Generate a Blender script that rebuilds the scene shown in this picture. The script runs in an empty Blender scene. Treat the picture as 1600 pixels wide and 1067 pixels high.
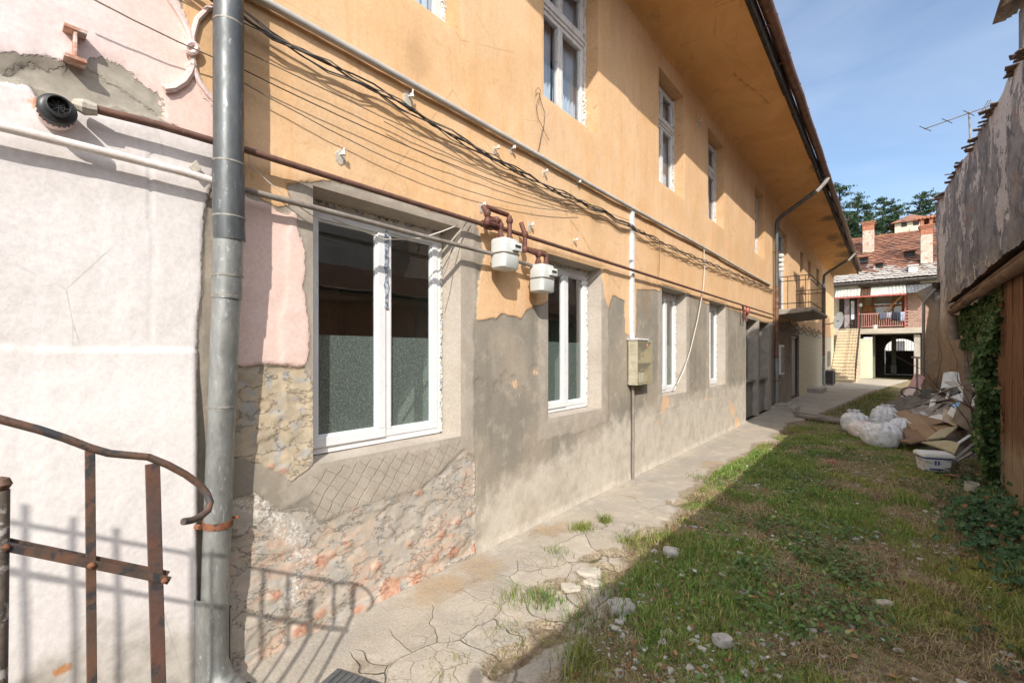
import bpy, bmesh, math, random
import numpy as np
from mathutils import Vector, Matrix, Euler
R = math.radians
C = bpy.context.scene.collection
sc = bpy.context.scene
random.seed(7); rng = np.random.default_rng(11)

# ------------------------------------------------------------------ camera, sky, sun, exposure
CAM = (2.4, 0.0, 1.56); TH = math.atan(590/711.0); FPX = 711.0
cd = bpy.data.cameras.new('camera'); cam = bpy.data.objects.new('camera', cd); C.objects.link(cam)
cam.location = CAM; cam.rotation_euler = (R(90), 0, TH)
cd.sensor_width = 36; cd.lens = FPX/1600*36; cd.shift_y = 16.5/1600; cd.clip_start = .05; cd.clip_end = 2000
sc.camera = cam
SUN = Vector((1, -1.15, 1.08)).normalized()          # towards the sun
sl = bpy.data.lights.new('sun', 'SUN'); so = bpy.data.objects.new('sun', sl); C.objects.link(so)
sl.energy = 3.35; sl.angle = R(.55); sl.color = (1, .93, .83)
so.rotation_euler = SUN.to_track_quat('Z', 'Y').to_euler(); so.location = (20, -20, 30)
w = bpy.data.worlds.new('World'); sc.world = w; w.use_nodes = True
wn = w.node_tree; wn.nodes.clear()
sky = wn.nodes.new('ShaderNodeTexSky'); sky.sky_type = 'NISHITA'; sky.sun_disc = False
sky.sun_elevation = math.asin(SUN.z); sky.sun_rotation = math.atan2(SUN.x, SUN.y)
sky.air_density = 1.0; sky.dust_density = 1.2; sky.ozone_density = 1.4
bg = wn.nodes.new('ShaderNodeBackground'); bg.inputs[1].default_value = .15
wo = wn.nodes.new('ShaderNodeOutputWorld')
# thin high cloud veil over the sky
tc = wn.nodes.new('ShaderNodeTexCoord'); mp = wn.nodes.new('ShaderNodeMapping'); mp.inputs['Scale'].default_value = (1.2, 3.2, 5)
cn = wn.nodes.new('ShaderNodeTexNoise'); cn.inputs['Scale'].default_value = 1.6; cn.inputs['Detail'].default_value = 6; cn.inputs['Distortion'].default_value = .6
cr = wn.nodes.new('ShaderNodeMapRange'); cr.inputs['From Min'].default_value = .40; cr.inputs['From Max'].default_value = .85; cr.inputs['To Max'].default_value = .30
mx = wn.nodes.new('ShaderNodeMix'); mx.data_type = 'RGBA'; mx.inputs['B'].default_value = (4.6, 5.0, 5.6, 1)
wn.links.new(tc.outputs['Generated'], mp.inputs['Vector']); wn.links.new(mp.outputs[0], cn.inputs['Vector'])
wn.links.new(cn.outputs[0], cr.inputs[0]); wn.links.new(cr.outputs[0], mx.inputs['Factor']); wn.links.new(sky.outputs[0], mx.inputs['A'])
# bright haze added in the unseen sunward sky, as fill for shaded surfaces
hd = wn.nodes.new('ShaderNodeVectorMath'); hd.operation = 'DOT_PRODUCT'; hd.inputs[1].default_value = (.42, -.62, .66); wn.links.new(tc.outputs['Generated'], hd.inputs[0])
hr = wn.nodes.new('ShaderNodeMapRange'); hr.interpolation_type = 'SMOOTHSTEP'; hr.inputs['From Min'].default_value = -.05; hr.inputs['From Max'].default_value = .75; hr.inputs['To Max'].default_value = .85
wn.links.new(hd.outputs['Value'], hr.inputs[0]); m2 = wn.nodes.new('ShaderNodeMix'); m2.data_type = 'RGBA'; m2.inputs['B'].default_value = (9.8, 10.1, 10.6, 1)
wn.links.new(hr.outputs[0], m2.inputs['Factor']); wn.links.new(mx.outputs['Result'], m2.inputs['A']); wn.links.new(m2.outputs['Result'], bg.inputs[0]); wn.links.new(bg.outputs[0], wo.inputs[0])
sc.view_settings.view_transform = 'Standard'; sc.view_settings.look = 'None'
sc.view_settings.exposure = .55; sc.view_settings.gamma = 1
sc.cycles.max_bounces = 8; sc.cycles.transparent_max_bounces = 12

# ------------------------------------------------------------------ survey helpers: photo pixel -> point on a known plane of the place
S_, C_ = math.sin(TH), math.cos(TH)
def _ray(px, py):
    u = (px-800)/FPX; v = (550-py)/FPX
    return u*C_-S_, C_+u*S_, v
def wp(px, py, x=0.0):
    dx, dy, dz = _ray(px, py); t = (x-CAM[0])/dx
    return Vector((x, dy*t, CAM[2]+dz*t))
def gp(px, py, z=0.0):
    dx, dy, dz = _ray(px, py); t = (z-CAM[2])/dz
    return Vector((CAM[0]+dx*t, dy*t, z))
def yp(px, py, y):
    dx, dy, dz = _ray(px, py); t = y/dy
    return Vector((CAM[0]+dx*t, y, CAM[2]+dz*t))
def wyz(pts, x=0.0): return [(lambda p: (p.y, p.z))(wp(a, b, x)) for a, b in pts]

# ------------------------------------------------------------------ noise in numpy
def _h(ix, iy, s):
    n = (ix.astype(np.int64)*374761393 + iy.astype(np.int64)*668265263 + s*1442695041) & 0xffffffff
    n = ((n ^ (n >> 13))*1274126177) & 0xffffffff
    return ((n ^ (n >> 16)) & 0xffffff)/float(0xffffff)
def vnoise(x, y, s=0):
    ix = np.floor(x); iy = np.floor(y); fx = x-ix; fy = y-iy
    fx = fx*fx*(3-2*fx); fy = fy*fy*(3-2*fy)
    a = _h(ix, iy, s); b = _h(ix+1, iy, s); c = _h(ix, iy+1, s); d = _h(ix+1, iy+1, s)
    return (a+(b-a)*fx)*(1-fy)+(c+(d-c)*fx)*fy
def fbm(x, y, s=0, o=4):
    r = 0; a = .5; t = 0
    for i in range(o):
        r = r+a*vnoise(x, y, s+i*17); t += a; a *= .5; x = x*2.03+11.3; y = y*2.03+7.7
    return r/t-.5
def sstep(x, a, b):
    t = np.clip((x-a)/(b-a), 0, 1); return t*t*(3-2*t)
def sdf(P, poly):           # + inside
    x, y = P; d = np.full(x.shape, 1e9); ins = np.zeros(x.shape, bool); n = len(poly)
    for i in range(n):
        ax, ay = poly[i]; bx, by = poly[(i+1) % n]; ex, ey = bx-ax, by-ay; L = ex*ex+ey*ey+1e-12
        t = np.clip(((x-ax)*ex+(y-ay)*ey)/L, 0, 1)
        d = np.minimum(d, (x-ax-t*ex)**2+(y-ay-t*ey)**2)
        c = ((ay > y) != (by > y)) & (x < (bx-ax)*(y-ay)/((by-ay) if abs(by-ay) > 1e-12 else 1e-12)+ax)
        ins ^= c
    d = np.sqrt(d); return np.where(ins, d, -d)
def pline(P, pts):          # distance to a polyline
    x, y = P; d = np.full(x.shape, 1e9)
    for (ax, ay), (bx, by) in zip(pts[:-1], pts[1:]):
        ex, ey = bx-ax, by-ay; L = ex*ex+ey*ey+1e-12; t = np.clip(((x-ax)*ex+(y-ay)*ey)/L, 0, 1)
        d = np.minimum(d, (x-ax-t*ex)**2+(y-ay-t*ey)**2)
    return np.sqrt(d)

# ------------------------------------------------------------------ objects
OFF = {}
def thing(name, label, cat, loc=(0, 0, 0), group=None):
    o = bpy.data.objects.new(name, None); C.objects.link(o); o.location = loc; o.empty_display_size = .1
    OFF[o.name] = Vector(loc); tag(o, label, cat, group); return o
def tag(o, label=None, cat=None, group=None, kind=None):
    for k, v in (('label', label), ('category', cat), ('group', group), ('kind', kind)):
        if v: o[k] = v
    return o
def link_mesh(name, me, mat, parent=None, smooth=False):
    o = bpy.data.objects.new(name, me); C.objects.link(o)
    if mat is not None:
        for m_ in (mat if isinstance(mat, list) else [mat]): me.materials.append(m_)
    if parent is not None:
        off = OFF.get(parent.name, Vector()); o.parent = parent; OFF[o.name] = off
        if off.length > 1e-9: me.transform(Matrix.Translation(-off))
    if smooth: me.polygons.foreach_set('use_smooth', [True]*len(me.polygons))
    return o
class MB:
    def __init__(s): s.v = []; s.f = []
    def add(s, vs, fs):
        b = len(s.v); s.v += [tuple(p) for p in vs]; s.f += [tuple(i+b for i in f) for f in fs]; return s
    def box(s, x0, x1, y0, y1, z0, z1, M=None, j=0):
        vs = [Vector((x, y, z)) for x in (x0, x1) for y in (y0, y1) for z in (z0, z1)]
        if j: vs = [p+Vector((random.uniform(-j, j), random.uniform(-j, j), random.uniform(-j, j))) for p in vs]
        if M is not None: vs = [M @ p for p in vs]
        return s.add(vs, [(0, 1, 3, 2), (4, 6, 7, 5), (0, 4, 5, 1), (2, 3, 7, 6), (0, 2, 6, 4), (1, 5, 7, 3)])
    def tube(s, path, r, n=8, cap=True):
        P = [Vector(p) for p in path]; k = len(P); rs = r if isinstance(r, (list, tuple)) else [r]*k
        T = [(P[min(i+1, k-1)]-P[max(i-1, 0)]).normalized() for i in range(k)]
        a = Vector((0, 0, 1)) if abs(T[0].z) < .9 else Vector((1, 0, 0)); N = (a-T[0]*a.dot(T[0])).normalized(); vs = []
        for i in range(k):
            N = (N-T[i]*N.dot(T[i])); N = N.normalized() if N.length > 1e-6 else Vector((1, 0, 0)); B = T[i].cross(N)
            for q in range(n):
                t = 2*math.pi*q/n; vs.append(P[i]+(N*math.cos(t)+B*math.sin(t))*rs[i])
        fs = [(i*n+q, i*n+(q+1) % n, (i+1)*n+(q+1) % n, (i+1)*n+q) for i in range(k-1) for q in range(n)]
        if cap: fs += [tuple(range(n))[::-1], tuple((k-1)*n+q for q in range(n))]
        return s.add(vs, fs)
    def bar(s, a, b, wx, wy, up=(0, 0, 1)):       # rectangular bar from a to b
        a = Vector(a); b = Vector(b); t = (b-a).normalized(); u = Vector(up)
        if abs(t.dot(u)) > .95: u = Vector((1, 0, 0))
        n = t.cross(u).normalized(); m = n.cross(t); vs = []
        for p in (a, b):
            for i, j in ((-1, -1), (1, -1), (1, 1), (-1, 1)): vs.append(p+n*(wx/2*i)+m*(wy/2*j))
        return s.add(vs, [(3, 2, 1, 0), (4, 5, 6, 7), (0, 1, 5, 4), (1, 2, 6, 5), (2, 3, 7, 6), (3, 0, 4, 7)])
    def lathe(s, prof, c=(0, 0, 0), axis='z', n=20, M=None):
        vs = []; fs = []; k = len(prof)
        for r, h in prof:
            for q in range(n):
                t = 2*math.pi*q/n; p = (r*math.cos(t), r*math.sin(t), h)
                if axis == 'x': p = (p[2], p[0], p[1])
                p = Vector(p)
                if M is not None: p = M @ p
                vs.append(p+Vector(c))
        for i in range(k-1):
            for q in range(n): fs.append((i*n+q, i*n+(q+1) % n, (i+1)*n+(q+1) % n, (i+1)*n+q))
        return s.add(vs, fs)
    def prism(s, poly, a, b, f):                   # poly 2D, f(u,v,w)->point, extruded w from a to b
        n = len(poly); vs = [f(u, v, a) for u, v in poly]+[f(u, v, b) for u, v in poly]
        return s.add(vs, [tuple(range(n))[::-1], tuple(range(n, 2*n))]+[(i, (i+1) % n, n+(i+1) % n, n+i) for i in range(n)])
    def build(s, name, mat, parent=None, smooth=False, bevel=0, seg=2):
        me = bpy.data.meshes.new(name); me.from_pydata(s.v, [], s.f); me.update()
        if smooth or bevel:
            bm = bmesh.new(); bm.from_mesh(me); bmesh.ops.recalc_face_normals(bm, faces=bm.faces); bm.to_mesh(me); bm.free()
        o = link_mesh(name, me, mat, parent, smooth)
        if bevel:
            m = o.modifiers.new('bevel', 'BEVEL'); m.width = bevel; m.segments = seg; m.limit_method = 'ANGLE'; m.angle_limit = R(35)
        if smooth:
            try: me.set_sharp_from_angle(angle=R(42))
            except Exception: pass
        return o
def np_mesh(name, V, F, mat, parent=None, smooth=False, attrs=None, col=None):
    V = np.asarray(V, np.float32); F = np.asarray(F, np.int32); k = F.shape[1]
    me = bpy.data.meshes.new(name); me.vertices.add(len(V)); me.vertices.foreach_set('co', V.ravel())
    me.loops.add(F.size); me.loops.foreach_set('vertex_index', F.ravel()); me.polygons.add(len(F))
    me.polygons.foreach_set('loop_start', np.arange(0, F.size, k, dtype=np.int32)); me.update(calc_edges=True)
    for a, v in (attrs or {}).items():
        at = me.attributes.new(a, 'FLOAT', 'POINT'); at.data.foreach_set('value', np.asarray(v, np.float32).ravel())
    if col is not None:
        at = me.attributes.new('Col', 'FLOAT_COLOR', 'POINT'); at.data.foreach_set('color', np.c_[col, np.ones(len(col))].astype(np.float32).ravel())
    return link_mesh(name, me, mat, parent, smooth)
def grid_faces(nu, nv, keep=None):
    i = np.arange(nu*nv).reshape(nu, nv); F = np.stack([i[:-1, :-1], i[1:, :-1], i[1:, 1:], i[:-1, 1:]], -1)
    return F[keep] if keep is not None else F.reshape(-1, 4)
def lines(*segs, extra=()):   # (start, stop, step)... -> merged sorted coordinates with the extra lines snapped in
    a = np.concatenate([np.arange(s, e, d) for s, e, d in segs]+[[segs[-1][1]]])
    for e in extra:
        a[np.argmin(abs(a-e))] = e
    return np.unique(np.sort(np.concatenate([a, np.asarray(extra, float)])))

# ------------------------------------------------------------------ node material helper
class NT:
    def __init__(s, name):
        s.m = bpy.data.materials.new(name); s.m.use_nodes = True; s.t = s.m.node_tree; s.t.nodes.clear()
        s.out = s.n('OutputMaterial'); s.bsdf = s.n('BsdfPrincipled'); s.l(s.bsdf.outputs[0], s.out.inputs[0]); s.geo = s.n('NewGeometry')
        s.pos = s.geo.outputs['Position']
    def n(s, t, **k):
        x = s.t.nodes.new('ShaderNode'+t)
        for a, v in k.items(): setattr(x, a, v)
        return x
    def l(s, a, b): s.t.links.new(a, b)
    def put(s, sock, v):
        if isinstance(v, bpy.types.NodeSocket): s.l(v, sock)
        else:
            if sock.type == 'RGBA' and len(v) == 3: v = (*v, 1)
            sock.default_value = v
    def mapv(s, scale=(1, 1, 1), rot=(0, 0, 0)):
        m = s.n('Mapping'); s.l(s.pos, m.inputs[0]); m.inputs['Scale'].default_value = scale; m.inputs['Rotation'].default_value = rot; return m.outputs[0]
    def noise(s, sc_=5, d=4, ro=.55, vec=None, dist=0):
        x = s.n('TexNoise'); s.l(vec or s.pos, x.inputs['Vector']); x.inputs['Scale'].default_value = sc_; x.inputs['Detail'].default_value = d
        x.inputs['Roughness'].default_value = ro; x.inputs['Distortion'].default_value = dist; return x.outputs[0]
    def vor(s, sc_=5, feature='F1', out='Distance', vec=None):
        x = s.n('TexVoronoi', feature=feature); s.l(vec or s.pos, x.inputs['Vector']); x.inputs['Scale'].default_value = sc_; return x.outputs[out]
    def mr(s, v, a, b, c=0, d=1, smooth=True):
        x = s.n('MapRange'); x.interpolation_type = 'SMOOTHSTEP' if smooth else 'LINEAR'
        s.put(x.inputs[0], v)
        for i, k in enumerate((a, b, c, d)): x.inputs[i+1].default_value = k
        return x.outputs[0]
    def ma(s, op, a, b=0.0):
        x = s.n('Math', operation=op); s.put(x.inputs[0], a); s.put(x.inputs[1], b); return x.outputs[0]
    def mix(s, f, a, b, bt='MIX'):
        x = s.n('Mix', data_type='RGBA', blend_type=bt); s.put(x.inputs['Factor'], f); s.put(x.inputs['A'], a); s.put(x.inputs['B'], b); return x.outputs['Result']
    def attr(s, name, o='Fac'):
        x = s.n('Attribute'); x.attribute_name = name; return x.outputs[o]
    def xyz(s, v=None):
        x = s.n('SeparateXYZ'); s.l(v or s.pos, x.inputs[0]); return x.outputs
    def bump(s, h, st=.5, dist=.01):
        x = s.n('Bump'); s.put(x.inputs['Height'], h); x.inputs['Strength'].default_value = st; x.inputs['Distance'].default_value = dist; s.l(x.outputs[0], s.bsdf.inputs['Normal'])
    def done(s, col, rough=.8, metal=0, spec=None):
        s.put(s.bsdf.inputs['Base Color'], col); s.put(s.bsdf.inputs['Roughness'], rough); s.put(s.bsdf.inputs['Metallic'], metal)
        if spec is not None: s.put(s.bsdf.inputs['Specular IOR Level'], spec)
        return s.m
def mk(name, c1, c2, scale=6, rough=.8, bump=.3, bscale=40, bdist=.005, metal=0, c3=None, s3=30, t3=.6, stretch=(1, 1, 1), spec=None, rvar=.1, fm=.35):
    m = NT(name); v = m.mapv(stretch)
    col = m.mix(m.mr(m.noise(scale, 5, .6, v), .35, .65), c1, c2)
    if c3: col = m.mix(m.mr(m.noise(s3, 4, .65, v, .3), t3, t3+.08), col, c3)
    fine = m.noise(bscale, 5, .65, v)
    col = m.mix(fm, col, m.mr(fine, .2, .8, .55, 1.35), 'MULTIPLY')
    if bump: m.bump(fine, bump, bdist)
    return m.done(col, m.mr(m.noise(scale*2, 3), .3, .7, max(.02, rough-rvar), min(1, rough+rvar)), metal, spec)
def vcol(name, rough=.6, trans=0, bump=0):
    m = NT(name); c = m.attr('Col', 'Color'); m.done(c, rough, spec=.25)
    if trans:
        tr = m.n('BsdfTranslucent'); m.l(c, tr.inputs[0]); ms = m.n('MixShader'); ms.inputs[0].default_value = trans
        m.l(m.bsdf.outputs[0], ms.inputs[1]); m.l(tr.outputs[0], ms.inputs[2]); m.l(ms.outputs[0], m.out.inputs[0])
    return m.m
def glass_mat(name, ior=.21, tint=(.82, .9, .88), rough=.0):
    m = NT(name); m.t.nodes.remove(m.bsdf)
    lw = m.n('LayerWeight'); lw.inputs[0].default_value = .5; fr_ = m.ma('ADD', m.ma('MULTIPLY', m.ma('POWER', lw.outputs['Facing'], 4.0), .75), ior)
    wv = m.noise(3.0, 2); bp = m.n('Bump'); bp.inputs['Strength'].default_value = .04; bp.inputs['Distance'].default_value = .02; m.l(wv, bp.inputs['Height'])
    tr = m.n('BsdfTransparent'); tr.inputs[0].default_value = (*tint, 1); gl = m.n('BsdfGlossy'); gl.inputs['Roughness'].default_value = rough; m.l(bp.outputs[0], gl.inputs['Normal'])
    ms = m.n('MixShader'); m.l(fr_, ms.inputs[0]); m.l(tr.outputs[0], ms.inputs[1]); m.l(gl.outputs[0], ms.inputs[2]); m.l(ms.outputs[0], m.out.inputs[0])
    return m.m
# ------------------------------------------------------------------ materials
M = {}
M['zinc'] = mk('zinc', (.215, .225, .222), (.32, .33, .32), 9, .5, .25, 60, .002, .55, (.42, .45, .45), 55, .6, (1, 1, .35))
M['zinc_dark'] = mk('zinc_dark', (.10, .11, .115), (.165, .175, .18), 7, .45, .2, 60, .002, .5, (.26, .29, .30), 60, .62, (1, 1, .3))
M['timber'] = mk('grey_timber', (.24, .20, .17), (.36, .31, .27), 6, .85, .4, 40, .004, 0, stretch=(.4, .4, 2))
M['rust'] = mk('rust', (.16, .055, .025), (.24, .10, .05), 20, .8, .5, 90, .002, 0, (.07, .045, .035), 25, .55)
M['rust_bar'] = mk('rust_bar', (.11, .08, .065), (.17, .09, .06), 16, .65, .5, 80, .002, .2, (.055, .055, .06), 22, .52)
M['pipe_brown'] = mk('pipe_brown', (.12, .06, .045), (.17, .085, .062), 12, .6, .4, 80, .002, 0, (.30, .19, .13), 40, .64)
M['pipe_grey'] = mk('pipe_grey', (.20, .17, .145), (.28, .25, .22), 9, .6, .3, 70, .002, 0, (.16, .10, .07), 30, .64)
M['pipe_white'] = mk('pipe_white', (.70, .62, .58), (.78, .72, .69), 9, .6, .25, 70, .002, 0, (.45, .34, .28), 35, .66)
M['conduit'] = mk('conduit', (.42, .40, .38), (.52, .50, .47), 6, .5, .05, fm=.12)
M['white_pvc'] = mk('white_pvc', (.74, .75, .77), (.80, .81, .82), 4, .32, .0, 60, .001, 0, (.66, .66, .64), 30, .76, fm=.06)
M['white_plastic'] = mk('white_plastic', (.72, .73, .70), (.78, .78, .75), 5, .4, .0, fm=.08)
M['old_white'] = mk('old_white', (.62, .62, .62), (.74, .73, .71), 14, .65, .6, 60, .003, 0, (.36, .31, .27), 26, .6, (1, 1, .3))
M['foam'] = mk('foam', (.68, .66, .58), (.78, .76, .7), 30, .9, .8, 50, .006, 0, (.16, .22, .33), 42, .52)
M['cable'] = mk('cable', (.035, .032, .03), (.07, .06, .055), 8, .6, 0)
M['cable_grey'] = mk('cable_grey', (.17, .14, .11), (.24, .20, .16), 8, .6, 0)
M['cable_white'] = mk('cable_white', (.62, .58, .5), (.7, .66, .6), 8, .5, 0)
M['meter'] = mk('meter', (.52, .54, .53), (.60, .62, .60), 5, .4, .0, 60, .001, 0, (.45, .43, .4), 26, .72, fm=.1)
M['cast_iron'] = mk('cast_iron', (.11, .042, .03), (.17, .07, .05), 18, .65, .5, 70, .003)
M['black_plastic'] = mk('black_plastic', (.028, .03, .034), (.05, .052, .057), 8, .45, .1)
M['grill'] = mk('grill', (.012, .012, .013), (.02, .02, .02), 8, .6, 0)
M['steel_anchor'] = mk('steel_anchor', (.42, .20, .13), (.58, .36, .28), 22, .75, .4, 70, .002, 0, (.66, .52, .48), 20, .5)
M['stucco_pink'] = mk('stucco_pink', (.72, .55, .52), (.78, .62, .59), 9, .9, .6, 70, .004)
M['meter_yellow'] = mk('meter_yellow', (.43, .395, .29), (.52, .48, .37), 6, .5, .1, 50, .002, 0, (.32, .28, .2), 20, .62)
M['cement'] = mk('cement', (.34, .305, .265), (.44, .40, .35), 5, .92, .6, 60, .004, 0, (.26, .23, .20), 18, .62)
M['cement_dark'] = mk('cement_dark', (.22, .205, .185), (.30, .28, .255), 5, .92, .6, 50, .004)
M['concrete'] = mk('concrete', (.33, .30, .26), (.43, .395, .345), 5, .92, .6, 45, .006, 0, (.22, .20, .17), 14, .6)
M['tin_light'] = mk('tin_light', (.48, .47, .45), (.58, .57, .55), 4, .5, .2, 30, .003, .2)
M['gutter_brown'] = mk('gutter_brown', (.13, .06, .04), (.22, .11, .075), 6, .55, .3, 50, .003, .1, (.30, .22, .17), 12, .6)
M['fascia'] = mk('fascia', (.018, .014, .012), (.05, .038, .03), 8, .85, .6, 40, .005, 0, (.2, .14, .1), 20, .66)
M['room'] = mk('room', (.52, .53, .52), (.62, .62, .60), 2, .9, .1)
M['curtain'] = mk('curtain', (.62, .65, .70), (.74, .76, .80), 3, .9, .2, 20, .01, 0, stretch=(1, 8, .4))
M['glass'] = glass_mat('glass'); M['glass_old'] = glass_mat('glass_old', .10, (.75, .82, .88)); M['tape'] = mk('tape', (.10, .14, .20), (.55, .60, .66), 40, .5, .6, 60, .003, 0, (.04, .05, .07), 60, .55); M['seam'] = mk('seam_solder', (.20, .19, .17), (.34, .32, .29), 40, .6, .5, 90, .002, .3)
M['iron_black'] = mk('iron_black', (.03, .024, .022), (.07, .045, .035), 12, .6, .3)
M['door_dark'] = mk('door_dark', (.022, .013, .012), (.04, .02, .018), 6, .5, .1)
M['door_grey'] = mk('door_grey', (.10, .10, .105), (.15, .15, .15), 4, .6, .2)
M['lilac'] = mk('lilac', (.30, .25, .27), (.4, .34, .36), 4, .6, .1)
M['wood_orange'] = mk('wood_orange', (.42, .17, .045), (.55, .25, .075), 5, .55, .2, 40, .003, 0, stretch=(1, 1, .2))
M['wood_dark'] = mk('wood_dark', (.055, .026, .014), (.10, .05, .026), 6, .6, .3, 40, .003, 0, stretch=(1, 1, .2))
M['pale_green'] = mk('pale_green', (.52, .58, .42), (.60, .65, .49), 3, .9, .3)
M['cream'] = mk('cream', (.62, .55, .40), (.72, .65, .5), 3, .9, .3, 30, .004, 0, (.45, .39, .3), 9, .6)
M['white_wall'] = mk('white_wall', (.7, .68, .63), (.8, .78, .74), 3, .9, .3)
M['passage'] = mk('passage', (.16, .14, .115), (.24, .21, .17), 2, .95, .4)
M['red_paint'] = mk('red_paint', (.40, .09, .08), (.5, .14, .12), 5, .5, .1)
M['pink_paint'] = mk('pink_paint', (.55, .26, .25), (.64, .36, .34), 5, .5, .1)
M['awning'] = mk('awning', (.40, .40, .35), (.52, .52, .46), 3, .6, .2, 30, .003, 0, (.4, .38, .32), 6, .6)
M['stair'] = mk('stair', (.55, .42, .28), (.66, .52, .36), 4, .85, .3)
def tile_mat(name, c1, c2, c3, sx=4.2, band=None):
    m = NT(name); P = m.xyz(); vo = m.n('TexVoronoi'); vo.feature = 'F1'; mv = m.mapv((sx, 3.6, 4.5)); m.l(mv, vo.inputs[0]); vo.inputs['Scale'].default_value = 1
    rnd = m.xyz(vo.outputs['Color'])[0]
    col = m.mix(rnd, c1, c2); col = m.mix(m.mr(m.noise(1.1, 5, .65), .5, .66), col, c3)
    col = m.mix(.4, col, m.mr(m.noise(22, 4), .25, .75, .5, 1.4), 'MULTIPLY')
    if band is not None:
        k = m.ma('ADD', P[2], m.mr(m.noise(2.5, 4), .3, .7, -.45, .45)); f = m.mr(k, band+.12, band-.12)
        col = m.mix(f, col, m.mix(m.mr(m.noise(9, 3), .45, .6), (.44, .42, .39), (.30, .25, .21)))
    m.bump(m.noise(30, 4), .4, .01); return m.done(col, .9)
M['roof_tile'] = tile_mat('roof_tile', (.20, .08, .05), (.33, .155, .095), (.10, .055, .042), 4.2, 6.45)
M['shed_tile'] = tile_mat('shed_tile', (.13, .065, .04), (.21, .11, .07), (.09, .06, .045))
def film_mat():
    m = NT('frosted_film'); v = m.noise(95, 3, .6); sp = m.mr(v, .40, .72, 0, 1); P = m.xyz()
    c = m.mix(sp, (.27, .30, .285), (.48, .515, .495)); m.done(c, .6); tr = m.n('BsdfTransparent'); ms = m.n('MixShader')
    m.l(m.mr(v, .35, .7, .54, .70), ms.inputs[0]); m.l(tr.outputs[0], ms.inputs[1]); m.l(m.bsdf.outputs[0], ms.inputs[2]); m.l(ms.outputs[0], m.out.inputs[0]); return m.m
M['film'] = film_mat()

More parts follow.
